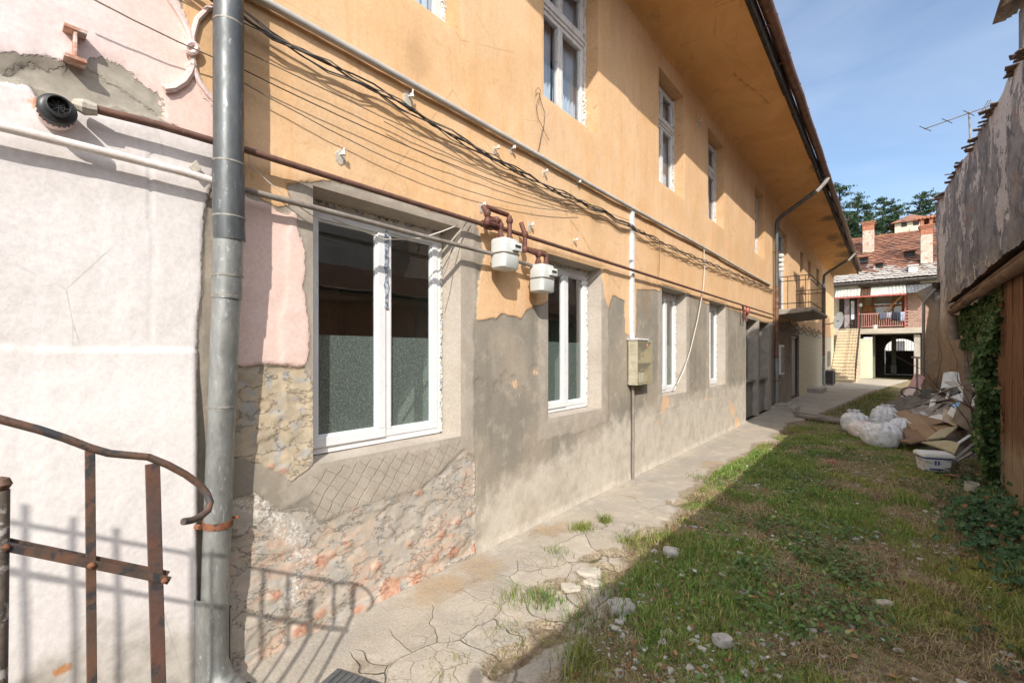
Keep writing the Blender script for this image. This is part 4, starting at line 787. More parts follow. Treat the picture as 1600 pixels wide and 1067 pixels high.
b.prism([(math.cos(t)*.075, math.sin(t)*.075) for t in np.linspace(2.3, 4.6, 8)]+[(math.cos(t)*.071, math.sin(t)*.071) for t in np.linspace(4.6, 2.3, 8)], .03, .47, lambda u, v, w_: (.06-v*.9-.02, .722+u, w_))
b.prism([(math.cos(t)*.075, math.sin(t)*.075) for t in np.linspace(-.5, .7, 6)]+[(math.cos(t)*.071, math.sin(t)*.071) for t in np.linspace(.7, -.5, 6)], .04, .38, lambda u, v, w_: (.04-v*.5, .722+u, w_))
b.build('guard_strip', M['zinc'], dp)
b = MB(); b.bar((.165, .79, 2.10), (.15, .79, 2.9), .006, .004); b.build('lap_joint', M['zinc_dark'], dp)

pipe_run('gas_pipe', 'long rusty brown upper gas pipe running above the ground floor windows', 'gas pipe', jit([wp(128, 166, .07), wp(250, 197, .08), wp(338, 222, .08), wp(385, 235, .08)]+[(.08, y, 2.505) for y in (1.0, 1.5, 2.0, 2.45)], .002)+[(.08, y, 2.52) for y in (2.6, 4, 5.5, 7, 9, 11, 13.6)], .0165, 'pipe_brown', 'gas pipes along the house wall')
b = MB(); b.tube([wp(118, 163, .05), wp(133, 168, .07), wp(152, 172, .075)], [.02, .03, .022], 10); o = b.build('pipe_plug', M['stone_pale'], bpy.data.objects['gas_pipe'])
pipe_run('gas_pipe', 'white painted and grey lower gas pipe crossing in front of the first window', 'gas pipe', [(.075, y, 2.325+.004*math.sin(y*3)) for y in np.arange(-1.2, .72, .2)]+[(.075, .75, 2.32)], .0175, 'pipe_white', 'gas pipes along the house wall')
pipe_run('gas_pipe', 'bare grey lower gas pipe running from the downpipe to the gas meters', 'gas pipe', [(.075, .745, 2.32), (.08, 1.3, 2.315), (.085, 2.0, 2.305), (.09, 2.66, 2.30), (.09, 3.0, 2.285), (.09, 3.28, 2.26)], .0155, 'pipe_grey', 'gas pipes along the house wall')
pipe_run('cable_conduit', 'long pale conduit running under the upper floor windows', 'conduit', [(.04, y, 3.275+.006*math.sin(y)) for y in np.arange(.6, 13.7, .6)], .021, 'conduit')
b = MB(); b.box(.004, .040, 5.09, 5.155, 1.69, 3.26); o = b.build('cable_trunking', M['white_pvc'], None, bevel=.004); tag(o, 'vertical white trunking dropping from the long conduit to the yellowed meter box', 'trunking')
pipe_run('cable_conduit', 'vertical grey conduit dropping from the meter box into the path', 'conduit', [(.035, 5.12, 1.2), (.035, 5.12, .5), (.036, 5.115, -.02)], .018, 'pipe_grey')
b = MB(); b.tube([(.035, 5.12, .47), (.035, 5.12, .495)], .023, 8); b.tube([(.0, 5.12, .48), (.035, 5.12, .48)], .008, 6); b.build('clip', M['pipe_grey'], bpy.data.objects['cable_conduit.001'])

# electricity meter box
mbx = thing('electric_meter_box', 'yellowed plastic electricity meter box with clear door between second and third windows', 'meter box', (0, 5.2, 1.2))
y0, y1, z0, z1 = 5.03, 5.47, 1.17, 1.70
b = MB(); rect_frame(b, y0, y1, z0, z1, .022, .005, .13); b.box(.003, .02, y0, y1, z0, z1); b.box(.02, .13, y0+.022, y1-.022, z0+.255, z0+.275)
for k in range(5): b.box(.03, .12, y0-.004, y0+.002, z0+.07+k*.1, z0+.075+k*.1)
b.build('case', M['meter_yellow'], mbx, bevel=.006)
b = MB(); b.box(.0, .145, y0-.012, y1+.0-.15, z1, z1+.022); b.build('cover', M['old_white'], mbx, bevel=.004)
b = MB(); b.box(.02, .128, y0+.25, y1-.022, z0+.022, z0+.10); b.build('fuse_tray', M['meter_yellow'], mbx, bevel=.01)
b = MB(); b.box(.118, .134, y0+.06, y0+.19, z0+.03, z0+.145); b.build('white_card', M['white_plastic'], mbx, bevel=.003)
b = MB(); b.box(.03, .09, y0+.06, y0+.19, z0+.30, z0+.44); b.box(.03, .07, y0+.24, y0+.38, z0+.15, z0+.22); b.build('meter_body', M['pipe_grey'], mbx, bevel=.01)
b = MB(); b.add([(.134, y0+.01, z0+.005), (.134, y1-.01, z0+.005), (.134, y1-.01, z1-.005), (.134, y0+.01, z1-.005)], [(0, 1, 2, 3)])
yg = NT('yellowed_clear'); yg.t.nodes.remove(yg.bsdf); t_ = yg.n('BsdfTransparent'); t_.inputs[0].default_value = (.93, .89, .76, 1); g_ = yg.n('BsdfPrincipled'); g_.inputs['Base Color'].default_value = (.52, .48, .36, 1); g_.inputs['Roughness'].default_value = .15
s_ = yg.n('MixShader'); s_.inputs[0].default_value = .38; yg.l(t_.outputs[0], s_.inputs[1]); yg.l(g_.outputs[0], s_.inputs[2]); yg.l(s_.outputs[0], yg.out.inputs[0]); M['clear_yellow'] = yg.m
b.build('clear_door', M['clear_yellow'], mbx)
b = MB(); b.lathe([(0, 0), (.022, 0), (.022, .004), (0, .004)], (.135, y0+.27, z1-.06), 'x', 16); b.build('round_badge', mk('badge', (.6, .2, .12), (.66, .28, .18), 8), mbx)
b = MB(); b.box(.10, .14, y1-.002, y1+.012, z0+.25, z0+.285); b.build('latch', M['pipe_grey'], mbx)

# gas meters
def gas_meter(px, py, label, inlet, x=.13):
    q = wp(px, py, x); t = thing('gas_meter', label, 'gas meter', (x, q.y, q.z-.1), 'gas meters'); y, z = q.y, q.z
    prof = [(-.105, -.10), (-.10, -.112), (-.05, -.118), (0, -.12), (.05, -.118), (.10, -.112), (.105, -.10)]
    b = MB(); H = [(-.115, .86), (-.105, .97), (-.02, 1), (-.006, 1), (.006, 1), (.02, 1), (.098, .98), (.112, .9)]; k = 28; base = 0
    for hz, s in H:
        for i in range(k):
            a = 2*math.pi*i/k; ca, sa = math.cos(a), math.sin(a); e = .42
            b.v.append((x+.078*s*math.copysign(abs(ca)**e, ca), y+.098*s*math.copysign(abs(sa)**e, sa), z+hz))
    for j in range(len(H)-1):
        for i in range(k): b.f.append((j*k+i, j*k+(i+1) % k, (j+1)*k+(i+1) % k, (j+1)*k+i))
    b.f += [tuple(range(k))[::-1], tuple((len(H)-1)*k+i for i in range(k))]
    b.build('case', M['meter'], t, True)
    b = MB()
    for i in range(k): pass
    b.tube([(x+.081*math.copysign(abs(math.cos(a))**.42, math.cos(a)), y+.101*math.copysign(abs(math.sin(a))**.42, math.sin(a)), z+.0) for a in np.linspace(0, 2*math.pi, 29)], .005, 6); b.build('seam', M['pipe_grey'], t, True)
    b = MB(); b.box(x+.075, x+.10, y-.01, y+.088, z+.02, z+.085); b.build('index_box', M['meter'], t, bevel=.006)
    b = MB(); b.box(x+.1, x+.1025, y+.006, y+.07, z+.045, z+.062); b.build('dial_window', M['black_plastic'], t)
    b = MB(); b.box(x+.1, x+.102, y+.005, y+.078, z+.066, z+.078); b.build('number_plate', M['white_plastic'], t)
    for s in (-.055, .055):
        b = MB(); b.tube([(x, y+s, z+.10), (x, y+s, z+.15)], .024, 12); b.tube([(x, y+s, z+.115), (x, y+s, z+.14)], .030, 6); b.build('union_nut', M['cast_iron'], t, True)
    b = MB(); L, Rr = y-.055, y+.055; g = .019
    def el(p): b.tube([(p[0], p[1], p[2]-.02), (p[0], p[1], p[2]+.02)], .0255, 10)
    for poly in inlet:
        pts = [(x+a, y+c, z+d) for a, c, d in poly]; b.tube(pts, g, 12)
        for p in pts[1:-1]: b.lathe([(0, -.026), (.02, -.024), (.0275, -.008), (.0275, .008), (.02, .024), (0, .026)], p, 'z', 12)
    b.build('inlet_pipe', M['cast_iron'], t, True)
    return t
gas_meter(789, 398, 'white gas meter hanging left and higher beside the first window', [
    [(0, -.055, .14), (0, -.055, .21), (0, -.20, .21), (0, -.20, .27), (-.04, -.20, .33)], [(0, .055, .14), (0, .055, .27), (-.02, .08, .31)], [(-.04, -.16, .33), (-.04, .08, .33)], [(0, -.20, .22), (0, -.10, .24), (0, -.055, .24)]])
gas_meter(847, 436, 'white gas meter hanging lower and nearer the second window', [
    [(0, -.055, .14), (0, -.055, .20), (0, -.235, .21), (0, -.235, .33), (-.04, -.235, .43)], [(0, .055, .14), (0, .055, .21)], [(0, -.235, .21), (0, .055, .21)]])
b = MB(); q = wp(757, 342, .08); b.tube([(.08, 2.45, 2.51), (.08, 2.62, 2.515)], .026, 10); b.tube([(.08, 2.5, 2.51), (.08, 2.55, 2.51)], .034, 8); b.tube([(.08, 2.55, 2.51), (.09, 2.56, 2.57)], .012, 8); b.bar((.09, 2.52, 2.575), (.09, 2.64, 2.58), .016, .008)
o = b.build('gas_valve', M['cast_iron'], None, True); tag(o, 'rusty valve with taped joint on the brown pipe above the left gas meter', 'valve')
rg = thing('gas_regulator', 'small dark red gas regulator on the pipe before the blocked openings', 'regulator', (.09, 10.35, 2.3))
b = MB(); b.tube([(.08, 10.2, 2.52), (.09, 10.25, 2.4), (.09, 10.28, 2.22)], .022, 8); b.tube([(.08, 10.55, 2.52), (.09, 10.5, 2.4), (.09, 10.46, 2.2)], .02, 8); b.build('body_pipe', M['cast_iron'], rg, True)
b = MB(); b.lathe([(0, -.03), (.06, -.03), (.075, 0), (.06, .03), (0, .03)], (.12, 10.45, 2.42), 'x', 14); b.build('membrane_case', M['red_paint'], rg, True)

# flue terminal
q = wp(90, 168, 0); fv = thing('flue_vent', 'round black boiler flue terminal sticking out of the white wall', 'flue vent', (0, q.y, q.z))
yy, zz = wp(88, 176, .06).y, wp(88, 176, .06).z
b = MB(); b.lathe([(0, .0), (.050, .0), (.053, .03), (.052, .05), (.047, .052), (0, .052)], (0.01, yy, zz), 'x', 28); b.build('wall_collar', M['stucco_pink'], fv, True)
b = MB(); b.lathe([(.046, .05), (.047, .078)], (0.01, yy, zz), 'x', 28); b.lathe([(.052, .074), (.0535, .077), (.0535, .084), (.051, .088), (.040, .094), (.034, .095), (.0335, .128), (.031, .13), (.029, .128), (.029, .10), (0, .098)], (.01, yy, zz), 'x', 28); b.build('terminal', M['black_plastic'], fv, True)
b = MB()
for k in range(22):
    a = 2*math.pi*k/22; b.bar((.056, yy+.0505*math.cos(a), zz+.0505*math.sin(a)), (.084, yy+.0505*math.cos(a), zz+.0505*math.sin(a)), .005, .005)
b.build('louvre', M['black_plastic'], fv)
b = MB()
for k in range(4): a = math.pi*k/4; b.bar((.120, yy-.029*math.cos(a), zz-.029*math.sin(a)), (.120, yy+.029*math.cos(a), zz+.029*math.sin(a)), .003, .004)
b.tube([(.120, yy+.017*math.cos(t), zz+.017*math.sin(t)) for t in np.linspace(0, 6.284, 16)], .002, 4); b.build('bird_guard', M['grill'], fv)
# steel I-beam anchor
q = wp(117, 72, .03); y, z = q.y, q.z
b = MB(); b.box(-.01, .055, y-.032, y+.032, z+.048, z+.062); b.box(-.01, .055, y-.032, y+.032, z-.062, z-.048); b.box(-.01, .05, y-.005, y+.005, z-.048, z+.048)
o = b.build('steel_anchor', M['steel_anchor'], None, bevel=.002); tag(o, 'rust stained steel beam end poking out of the pink wall', 'beam end')

# cables
def sag(a, b_, s, n=14, w_=.004, sd=0):
    a = Vector(a); b_ = Vector(b_); r = random.Random(sd); o = []
    for i in range(n+1):
        t = i/n; p = a.lerp(b_, t); p.z -= s*4*t*(1-t); k = 1 if 0 < i < n else 0
        o.append(p+Vector((r.uniform(-w_, w_)*k, 0, r.uniform(-w_, w_)*k)))
    return o
CG = 'cables strung along the house wall'
main = [(.05, .3, 3.26), (.06, .97, 3.13), (.05, 1.55, 3.13), (.05, 1.83, 3.115), (.05, 2.5, 3.07), (.05, 2.85, 3.06), (.05, 3.4, 3.05), (.05, 3.9, 3.06), (.05, 4.35, 3.07), (.05, 5.2, 3.05), (.06, 6.5, 3.03), (.06, 8.0, 3.07), (.06, 10, 3.12), (.05, 12, 3.16), (.05, 13.6, 3.18)]
labs = ['thick black cable at the top of the wall bundle', 'black cable twisted round the bundle under the conduit', 'sagging black cable dipping below the wall bundle', 'black cable hugging the underside of the wall bundle', 'thin black cable looping loosely along the wall bundle', 'grey brown cable woven through the wall bundle']
for k in range(6):
    r = random.Random(k+5); P = []; dz = [0, -.014, -.03, -.022, -.04, -.01][k]
    for i in range(len(main)-1):
        a, b_ = Vector(main[i]), Vector(main[i+1]); L = (b_-a).length; n = max(3, int(L/.14)); s = [0, .005, .02, .008, .03, .01][k]*L*(1.0 if k in (2, 4) else .8)
        for t in range(n):
            f = t/n; p = a.lerp(b_, f); p.z += dz-s*4*f*(1-f)*.5+.014*math.sin(p.y*(9+k)+k*1.7); p.x += .012*math.cos(p.y*(9+k)+k*1.7)+.008*k*.4; P.append(p)
    P.append(Vector(main[-1])); pipe_run('cable', labs[k], 'cable', P, [.0055, .005, .0045, .005, .0035, .004][k], 'cable_grey' if k in (5,) else 'cable', CG, 6)
thin = [((378, 108), (950, 333), .10, 'single dark wire sagging from the downpipe to the wall bundle'), ((378, 78), (985, 345), .05, 'uppermost thin wire sagging below the wall bundle'), ((378, 128), (905, 330), .16, 'lowest sagging wire above the gas meters'), ((600, 190), (900, 318), .05, 'faint short wire between the bundle and the gas meters')]
for k, (a, b_, s, lb) in enumerate(thin): pipe_run('cable', lb, 'cable', sag(wp(*a, .05), wp(*b_, .05), s, 22, .002, k), .0032, 'cable_grey' if k != 0 else 'cable', CG, 5)
pipe_run('cable', 'thin overhead wire crossing the pink wall to the stucco ring', 'cable', sag(wp(100, -26, .09), wp(338, 92, .06), .01, 10, .001, 3), .0032, 'cable_grey', CG, 5)
P = [wp(*c, .03) for c in [(843, 145), (846, 160), (852, 178), (850, 195), (846, 210), (842, 232), (838, 245)]]; pipe_run('cable', 'thin dark wire dangling below the second upper window', 'cable', jit(P, .004), .003, 'cable', CG, 5)
P = [wp(*c, .03) for c in [(838, 150), (837, 142), (841, 137), (845, 142), (843, 150), (838, 165), (841, 185), (850, 205), (858, 220)]]; pipe_run('cable', 'curled wire end hooked under the second upper window', 'cable', P, .0022, 'cable', CG, 5)
P = [wp(*c, .04) for c in [(1100, 388), (1101, 420), (1099, 450), (1090, 500), (1078, 550), (1068, 580), (1058, 600)]]; pipe_run('cable', 'loose white cable hanging down between the third and fourth ground floor windows', 'cable', P, .007, 'cable_white', CG, 6)
P = [wp(*c, .045) for c in [(715, 352), (690, 362), (660, 372), (640, 374), (600, 374), (570, 362), (540, 350), (520, 342)]]; pipe_run('cable', 'thin white cable tied across the top of the first window', 'cable', P, .004, 'cable_white', CG, 6)
P = [wp(*c, .05) for c in [(735, 338), (722, 358), (705, 392), (698, 420), (688, 440)]]; pipe_run('cable', 'grey wire hanging beside the first window from the brown pipe', 'cable', P, .003, 'cable_grey', CG, 5)
P = [wp(*c, .05) for c in [(388, 255), (420, 285), (470, 325), (500, 345)]]; pipe_run('cable', 'thin pale wire slanting from the downpipe to the first window corner', 'cable', P, .0028, 'cable_white', CG, 5)
P = [(.05, 5.9, 3.0), (.04, 5.92, 2.7), (.03, 5.91, 2.53)]; pipe_run('cable', 'dark wire dropping from the bundle to the pipe right of the trunking', 'cable', jit(P, .006), .004, 'cable_grey', CG, 5)
def clip(px, py, label, s=.035):
    q = wp(px, py, 0); t = thing('cable_bracket', label, 'bracket', (0, q.y, q.z), 'cable brackets on the house wall')
    b = MB(); k = 9; b.prism([(math.cos(i*.698)*s*.6*random.uniform(.7, 1.2), math.sin(i*.698)*s*random.uniform(.8, 1.2)) for i in range(k)], -.004, .012, lambda u, v, w_: (w_, q.y+u, q.z+v)); b.build('plaster_dab', M['stone_pale'], t, bevel=.003)
    b = MB(); b.tube([(0, q.y, q.z+s*.4), (.05, q.y, q.z+s*.4), (.055, q.y, q.z+s*.9)], .006, 6); b.lathe([(.004, 0), (.014, .003), (.014, .02), (.006, .026)], (.045, q.y, q.z+s*.1), 'z', 10); b.build('insulator', M['white_plastic'], t, True)
for px, py, lb, s in [(637, 158, 'large white cable bracket under the first upper window', .06), (530, 248, 'white plaster bracket between brown pipe and wires above first window', .05), (772, 236, 'left of two white brackets where the bundle passes mid wall', .035), (797, 236, 'right of two white brackets where the bundle passes mid wall', .035), (841, 250, 'bracket under the dangling wire below the second upper window', .03), (848, 272, 'lower bracket gripping the bundle beneath the dangling wire', .035), (900, 288, 'bracket just under the conduit before the white trunking', .03), (1091, 193, 'white bracket beside the third upper window under the eaves', .08), (895, 378, 'small white hook above the second ground floor window', .03), (982, 408, 'small bracket right of the white trunking on the pipe', .04), (750, 325, 'pale plaster dab above the valve of the brown pipe', .04), (826, 355, 'pale plaster dab above the right gas meter', .045)]: clip(px, py, lb, s)
q = wp(300, 266, .0); b = MB(); b.prism([(-.022, 0), (0, -.03), (.024, 0), (.004, .035)], .035, .05, lambda u, v, w_: (w_, q.y+u, q.z+v)); o = b.build('pipe_bracket', M['stone_pale'], None, bevel=.003); tag(o, 'painted diamond shaped bracket holding the white pipe', 'bracket')

# second downpipe with its long slanting arm, third one farther on
def downpipe2(y, label, r=.05, low=True):
    t = thing('downpipe', label, 'downpipe', (.1, y, 0), 'downpipes with slanting arms under the eaves')
    b = MB(); b.tube([(1.2, y, 5.9), (1.16, y, 5.82), (.98, y, 5.60)], [.075, .07, r+.008], 14); b.build('funnel', M['tin_light'], t, True)
    b = MB(); b.tube([(1.0, y, 5.63), (.22, y, 5.12), (.12, y, 5.02), (.10, y, 4.8), (.10, y, 3.2)], r, 14); b.build('upper_pipe', M['zinc_dark'], t, True)
    b = MB(); b.tube([(.10, y, 3.3), (.10, y, 1.4)], r*1.03, 14); b.build('middle_pipe', M['gutter_brown'], t, True)
    b = MB(); b.tube([(.10, y, 1.45), (.10, y, .12), (.16, y, .04)], r, 14); b.build('lower_pipe', M['zinc'], t, True)
    b = MB()
    for z in (4.2, 2.7, 1.43, .8): b.tube([(.10, y, z-.015), (.10, y, z+.015)], r*1.16, 14); b.tube([(.10, y, z), (0, y, z)], .008, 5)
    b.build('pipe_clamp', M['rust'], t, True)
downpipe2(13.72, 'brown stained downpipe with slanting arm just before the balcony')
downpipe2(24.9, 'grey far downpipe with slanting arm between balcony and stairs', .055)
# far wall fittings
t = thing('meter_cabinet', 'white metal meter cabinet on the wall beside the second downpipe', 'meter cabinet', (0, 14.25, 1))
b = MB(); b.box(.005, .16, 13.98, 14.5, .95, 1.75); b.build('case', M['meter'], t, bevel=.01); b = MB(); b.box(.16, .172, 14.01, 14.47, 1.0, 1.7); b.box(.172, .19, 14.03, 14.06, 1.3, 1.4); b.build('door', M['pipe_grey'], t, bevel=.004)
pipe_run('standpipe', 'grey water pipe standing below the white meter cabinet', 'pipe', [(.08, 14.2, -.02), (.08, 14.2, .5), (.08, 14.22, .97)], .05, 'pipe_grey')
b = MB()
b.box(-.0, .55, 13.5, 14.3, -.05, .15); b.box(.06, .40, 13.6, 14.1, .15, .2); o = b.build('door_step', M['concrete'], None, bevel=.015); tag(o, 'low concrete step block by the wall below the second downpipe', 'step')
b = MB(); b.box(0, .5, 20.3, 21.5, -.05, .2); o = b.build('door_step', M['concrete'], None, bevel=.015); tag(o, 'far concrete step block against the cream wall', 'step')
t = thing('outdoor_unit', 'dark slatted air conditioner unit on the ground by the stairs', 'air conditioner', (.2, 25.9, 0)); b = MB(); b.box(.05, .42, 25.5, 26.4, .03, .72); b.build('case', M['pipe_grey'], t, bevel=.02)
b = MB()
for k in range(8): b.box(.42, .43, 25.55+k*.1, 25.61+k*.1, .1, .66); b.box(.1+k*.038, .12+k*.038, 25.485, 25.5, .1, .66)
b.build('grille', M['grill'], t)
t = thing('satellite_dish', 'white satellite dish with arm on the wall above the stairs', 'satellite dish', (.2, 26.5, 2.9)); Mx = Matrix.Rotation(R(-22), 3, 'Z') @ Matrix.Rotation(R(12), 3, 'Y')
b = MB(); b.lathe([(r, -.0+.22*r*r-.06) for r in (0, .12, .25, .36, .41)]+[(.415, -.01), (.36, -.04), (.2, -.075), (0, -.08)], (.55, 26.5, 3.05), 'x', 24, Mx); b.build('dish', M['white_plastic'], t, True)
b = MB(); p0 = Vector((.55, 26.5, 3.05)); d_ = Mx @ Vector((1, 0, 0)); b.tube([p0-Vector((0, 0, .42)), p0+d_*.25-Vector((0, 0, .38)), p0+d_*.5-Vector((0, 0, .05))], .015, 6); b.tube([p0+d_*.46-Vector((0, 0, .06)), p0+d_*.58-Vector((0, 0, .02))], .04, 8); b.tube([p0, (.2, 26.5, 2.9), (0, 26.5, 2.9)], .025, 6); b.build('feed_arm', M['pipe_grey'], t, True)
t = thing('wall_insulator', 'stack of white insulators beside the balcony door', 'insulator', (.05, 14.2, 3.9)); b = MB()
for k in range(4): b.lathe([(.01, 0), (.07, .01), (.085, .05), (.05, .09), (.01, .10)], (.12, 14.25, 3.75+k*.13), 'z', 14)
b.build('insulator_stack', M['white_plastic'], t, True); b = MB(); b.tube([(.12, 14.25, 3.75), (.12, 14.25, 4.35)], .012, 6); b.tube([(0, 14.25, 4.0), (.12, 14.25, 4.0)], .015, 6); b.build('bracket', M['iron_black'], t)
for k, (z, y0, y1, lb) in enumerate([(2.45, 13.8, 24.8, 'upper sagging cable on the far wall under the balcony'), (2.3, 13.9, 24.6, 'lower sagging cable on the far wall under the balcony'), (2.52, 16, 25, 'dark cable along the far wall above the doorway')]):
    P = []
    for i in range(6): P += sag((.06, y0+(y1-y0)*i/6, z), (.06, y0+(y1-y0)*(i+1)/6, z), .10+.03*k, 6, .01, k*9+i)[:-1]
    pipe_run('cable', lb, 'cable', P, .012, 'cable', CG, 5)
b = MB(); b.box(.0, .12, 27.6, 28.1, .85, 1.6); o = b.build('wall_box', M['meter_yellow'], None, bevel=.01); tag(o, 'small box on the sunlit wall beside the stairs', 'wall box')

# ------------------------------------------------------------------ iron stair railing in the near corner
XR = .99
M['rust_red'] = mk('rust_red', (.15, .075, .055), (.10, .07, .062), 14, .7, .5, 80, .002, .1, (.055, .05, .055), 20, .54)
rl = thing('stair_railing', 'rusty iron stair railing with curled handrail before the white wall', 'railing', (XR, .15, 0))
hp = [wp(*c, XR) for c in [(0, 655), (60, 671), (100, 684), (142, 700), (170, 708), (200, 711), (232, 714), (262, 726), (290, 741), (312, 757), (323, 770), (326, 783), (320, 794), (306, 802), (290, 806), (275, 806)]]
hp = [hp[0]+Vector((0, -1.4, .77)), hp[0]+Vector((0, -.6, .33))]+hp
for i, k in enumerate(range(len(hp)-5, len(hp))): hp[k].x += .012*(i+1)
b = MB(); b.tube(hp, .0088, 10); b.build('handrail', M['rust_bar'], rl, True)
sl_ = -.64; y_a = .0467; z_a = 1.165
def zc(y): return z_a+sl_*(y-y_a)
for dx in (.0065, -.0085):
    b = MB(); b.bar((XR+dx, -1.3, zc(-1.3)-(.0 if dx > 0 else .02)), (XR+dx, .333, zc(.333)+(.0 if dx > 0 else .010)), .006, .018); b.build('crossbar', M['rust_bar'], rl, bevel=.0015)
for i, (y, top, w_) in enumerate([(.185, 1.335, .018), (.30, 1.283, .030)]+[(-.07-.125*k, zc(-.07-.125*k)+.24, .018) for k in range(8)]):
    b = MB(); yb = y+(.03 if i == 1 else .008); b.bar((XR-.001, y, top), (XR-.001, yb, -.02), .006, w_, (0, 1, 0)); b.build('bar', M['rust_red'] if i == 1 else M['rust_bar'], rl, bevel=.0015)
b = MB(); b.tube([(XR, .05, 1.275), (XR, .047, .9), (XR, .04, -.02)], .0125, 12); b.build('post', mk('flaked_post', (.09, .075, .065), (.16, .13, .11), 20, .7, .4, 60, .003, .2, (.45, .43, .40), 24, .55), rl, True)
b = MB(); b.lathe([(0, -.016), (.010, -.012), (.0165, 0), (.012, .012), (0, .017)], (XR, .05, 1.287), 'z', 14); b.build('knob', M['rust_bar'], rl, True)
for y in (.055, .186, .322):
    b = MB(); b.lathe([(0, .0), (.0075, .0), (.006, .005), (0, .0075)], (XR+.0095, y, zc(y)-.002), 'x', 10); b.build('rivet', M['rust'], rl, True)
b = MB()
b.box(-.14, .14, -.10, .10, 0, .014)
for k in range(8): b.box(-.12+k*.034, -.105+k*.034, -.09, .09, .014, .02)
q = gp(540, 1085, .03); o = b.build('drain_grate', M['zinc_dark'], None); o.location = (q.x, q.y, .035); o.rotation_euler = (0, 0, .3); tag(o, 'small dark metal drain grate in the path at the very front', 'drain grate')
# the photographer's tripod stands behind the lens: only its shadow reaches the picture
t = thing('tripod_stand', 'slim pole whose rounded shadow tip falls on the near path', 'pole', (2.36, -.12, 0)); b = MB(); b.tube([(2.36, -.14, 1.55), (2.36, -.14, 1.05)], .022, 12); b.lathe([(0, .05), (.022, .04), (.036, .01), (.036, -.03), (.022, -.045)], (2.36, -.14, 1.60), 'z', 14); b.build('column', M['black_plastic'], t, True)
for a in (.5, 2.6, 4.7):
    b = MB(); b.tube([(2.36, -.14, 1.1), (2.36+.4*math.cos(a), -.5+.3*math.sin(a), 0)], .014, 8); b.build('leg', M['black_plastic'], t, True)
# ------------------------------------------------------------------ house closing the yard
fh = thing('gallery_house', 'far house with tiled roof, open wooden gallery and archway closing the yard', 'house', (2.6, 36, 0))
YF = 34.0
b = MB()
b.box(-3, .95, YF, 42, 0, 5.7); b.box(3.72, 8, YF, 42, 0, 2.9); b.box(3.72, 8, YF+.02, 42, 2.9, 5.7)
b.box(.95, 3.72, YF+1.6, 42, 2.9, 5.7); b.box(.95, 3.72, 41.0, 41.3, 2.62, 2.9)
b.build('wall', M['cream'], fh)
b = MB(); b.box(.95, 1.50, YF-.02, YF+1.2, 0, 2.35); b.box(1.5, 1.62, YF+.1, YF+1.2, 0, 2.2); b.build('green_pier', M['pale_green'], fh, bevel=.01)
b = MB(); b.box(3.45, 3.72, YF, YF+.4, 0, 2.55); b.build('pier', M['cement'], fh, bevel=.01)
b = MB(); b.box(.90, 4.3, YF-.25, YF+1.6, 2.62, 2.93); b.build('gallery_floor', mk('floor_beam', (.38, .34, .28), (.5, .45, .38), 3, .8, .3, stretch=(.3, 1, 1)), fh, bevel=.01)
b = MB(); b.box(1.6, 1.72, YF+1.2, 41, 0, 2.62); b.box(3.72, 3.8, YF, 41, 0, 2.62); b.box(1.0, 3.8, YF+1.6, 41.2, 2.62, 2.66)
# rear archway
arc = [(1.7, 0), (2.15, 0), (2.15, 1.75)]+[(3.0-.85*math.cos(t), 1.75+.72*math.sin(t)) for t in np.linspace(.1, math.pi-.1, 12)]+[(3.85, 1.75), (3.85, 0), (4.2, 0), (4.2, 2.66), (1.7, 2.66)]
b.prism(arc, 41.0, 41.25, lambda u, v, w_: (u, w_, v)); b.build('passage', M['passage'], fh)
gt = MB(); gt.box(2.16, 3.84, 41.3, 41.34, .03, 1.66); gate = gt.build('gate', M['door_dark'], fh)
for k in range(13):
    b = MB(); b.tube([(2.2+k*.135, 41.32, 1.66), (2.2+k*.135, 41.32, 2.5)], .014, 5); b.build('gate_bar', M['iron_black'], gate)
b = MB(); b.box(2.5, 2.74, 40.5, 40.7, 0, 2.6); b.build('column', M['pale_green'], fh, bevel=.01)
b = MB(); b.box(2.46, 2.76, 40.42, 40.5, .15, .65); o = b.build('paper_notice', M['white_plastic'], None); tag(o, 'white board leaning on the column inside the dark archway', 'board')
# gallery: posts, door, wooden windows, pink railing, diagonal brace, brick infill
b = MB()
for x in (1.18, 1.62, 2.55, 3.0): b.box(x-.05, x+.05, YF+1.45, YF+1.56, 2.93, 5.2)
b.box(1.12, 3.1, YF+1.44, YF+1.56, 4.3, 4.4); b.box(1.62, 3.0, YF+1.46, YF+1.55, 3.75, 3.82); wf = b.build('window_wall', M['wood_orange'], fh, bevel=.01)
b = MB(); b.box(1.13, 1.57, YF+1.48, YF+1.54, 2.95, 4.3); b.box(1.68, 2.5, YF+1.48, YF+1.54, 2.95, 3.75); b.build('wood_panel', M['wood_orange'], wf)
b = MB(); b.add([(1.62, YF+1.5, 3.82), (3.0, YF+1.5, 3.82), (3.0, YF+1.5, 5.1), (1.62, YF+1.5, 5.1)], [(0, 1, 2, 3)]); b.build('pane', M['glass_old'], wf)
b = MB(); b.bar((2.05, YF-.02, 3.75), (3.05, YF-.05, 4.85), .10, .07); b.build('brace', M['wood_orange'], fh, bevel=.01)
b = MB()
for x in (1.0, 3.08): b.box(x-.035, x+.035, YF-.15, YF-.08, 2.93, 5.0)
b.build('post', M['red_paint'], fh)
b = MB()
for k in range(22):
    z = 2.95+k*.088
    for q_ in range(6): b.box(3.1+q_*.2+(k % 2)*.1, 3.29+q_*.2+(k % 2)*.1, YF-.06+random.uniform(-.006, .006), YF+.1, z, z+.076)
b.build('brick_infill', mk('infill_brick', (.36, .22, .17), (.46, .32, .26), 8, .9), fh)
b = MB(); rl2 = None
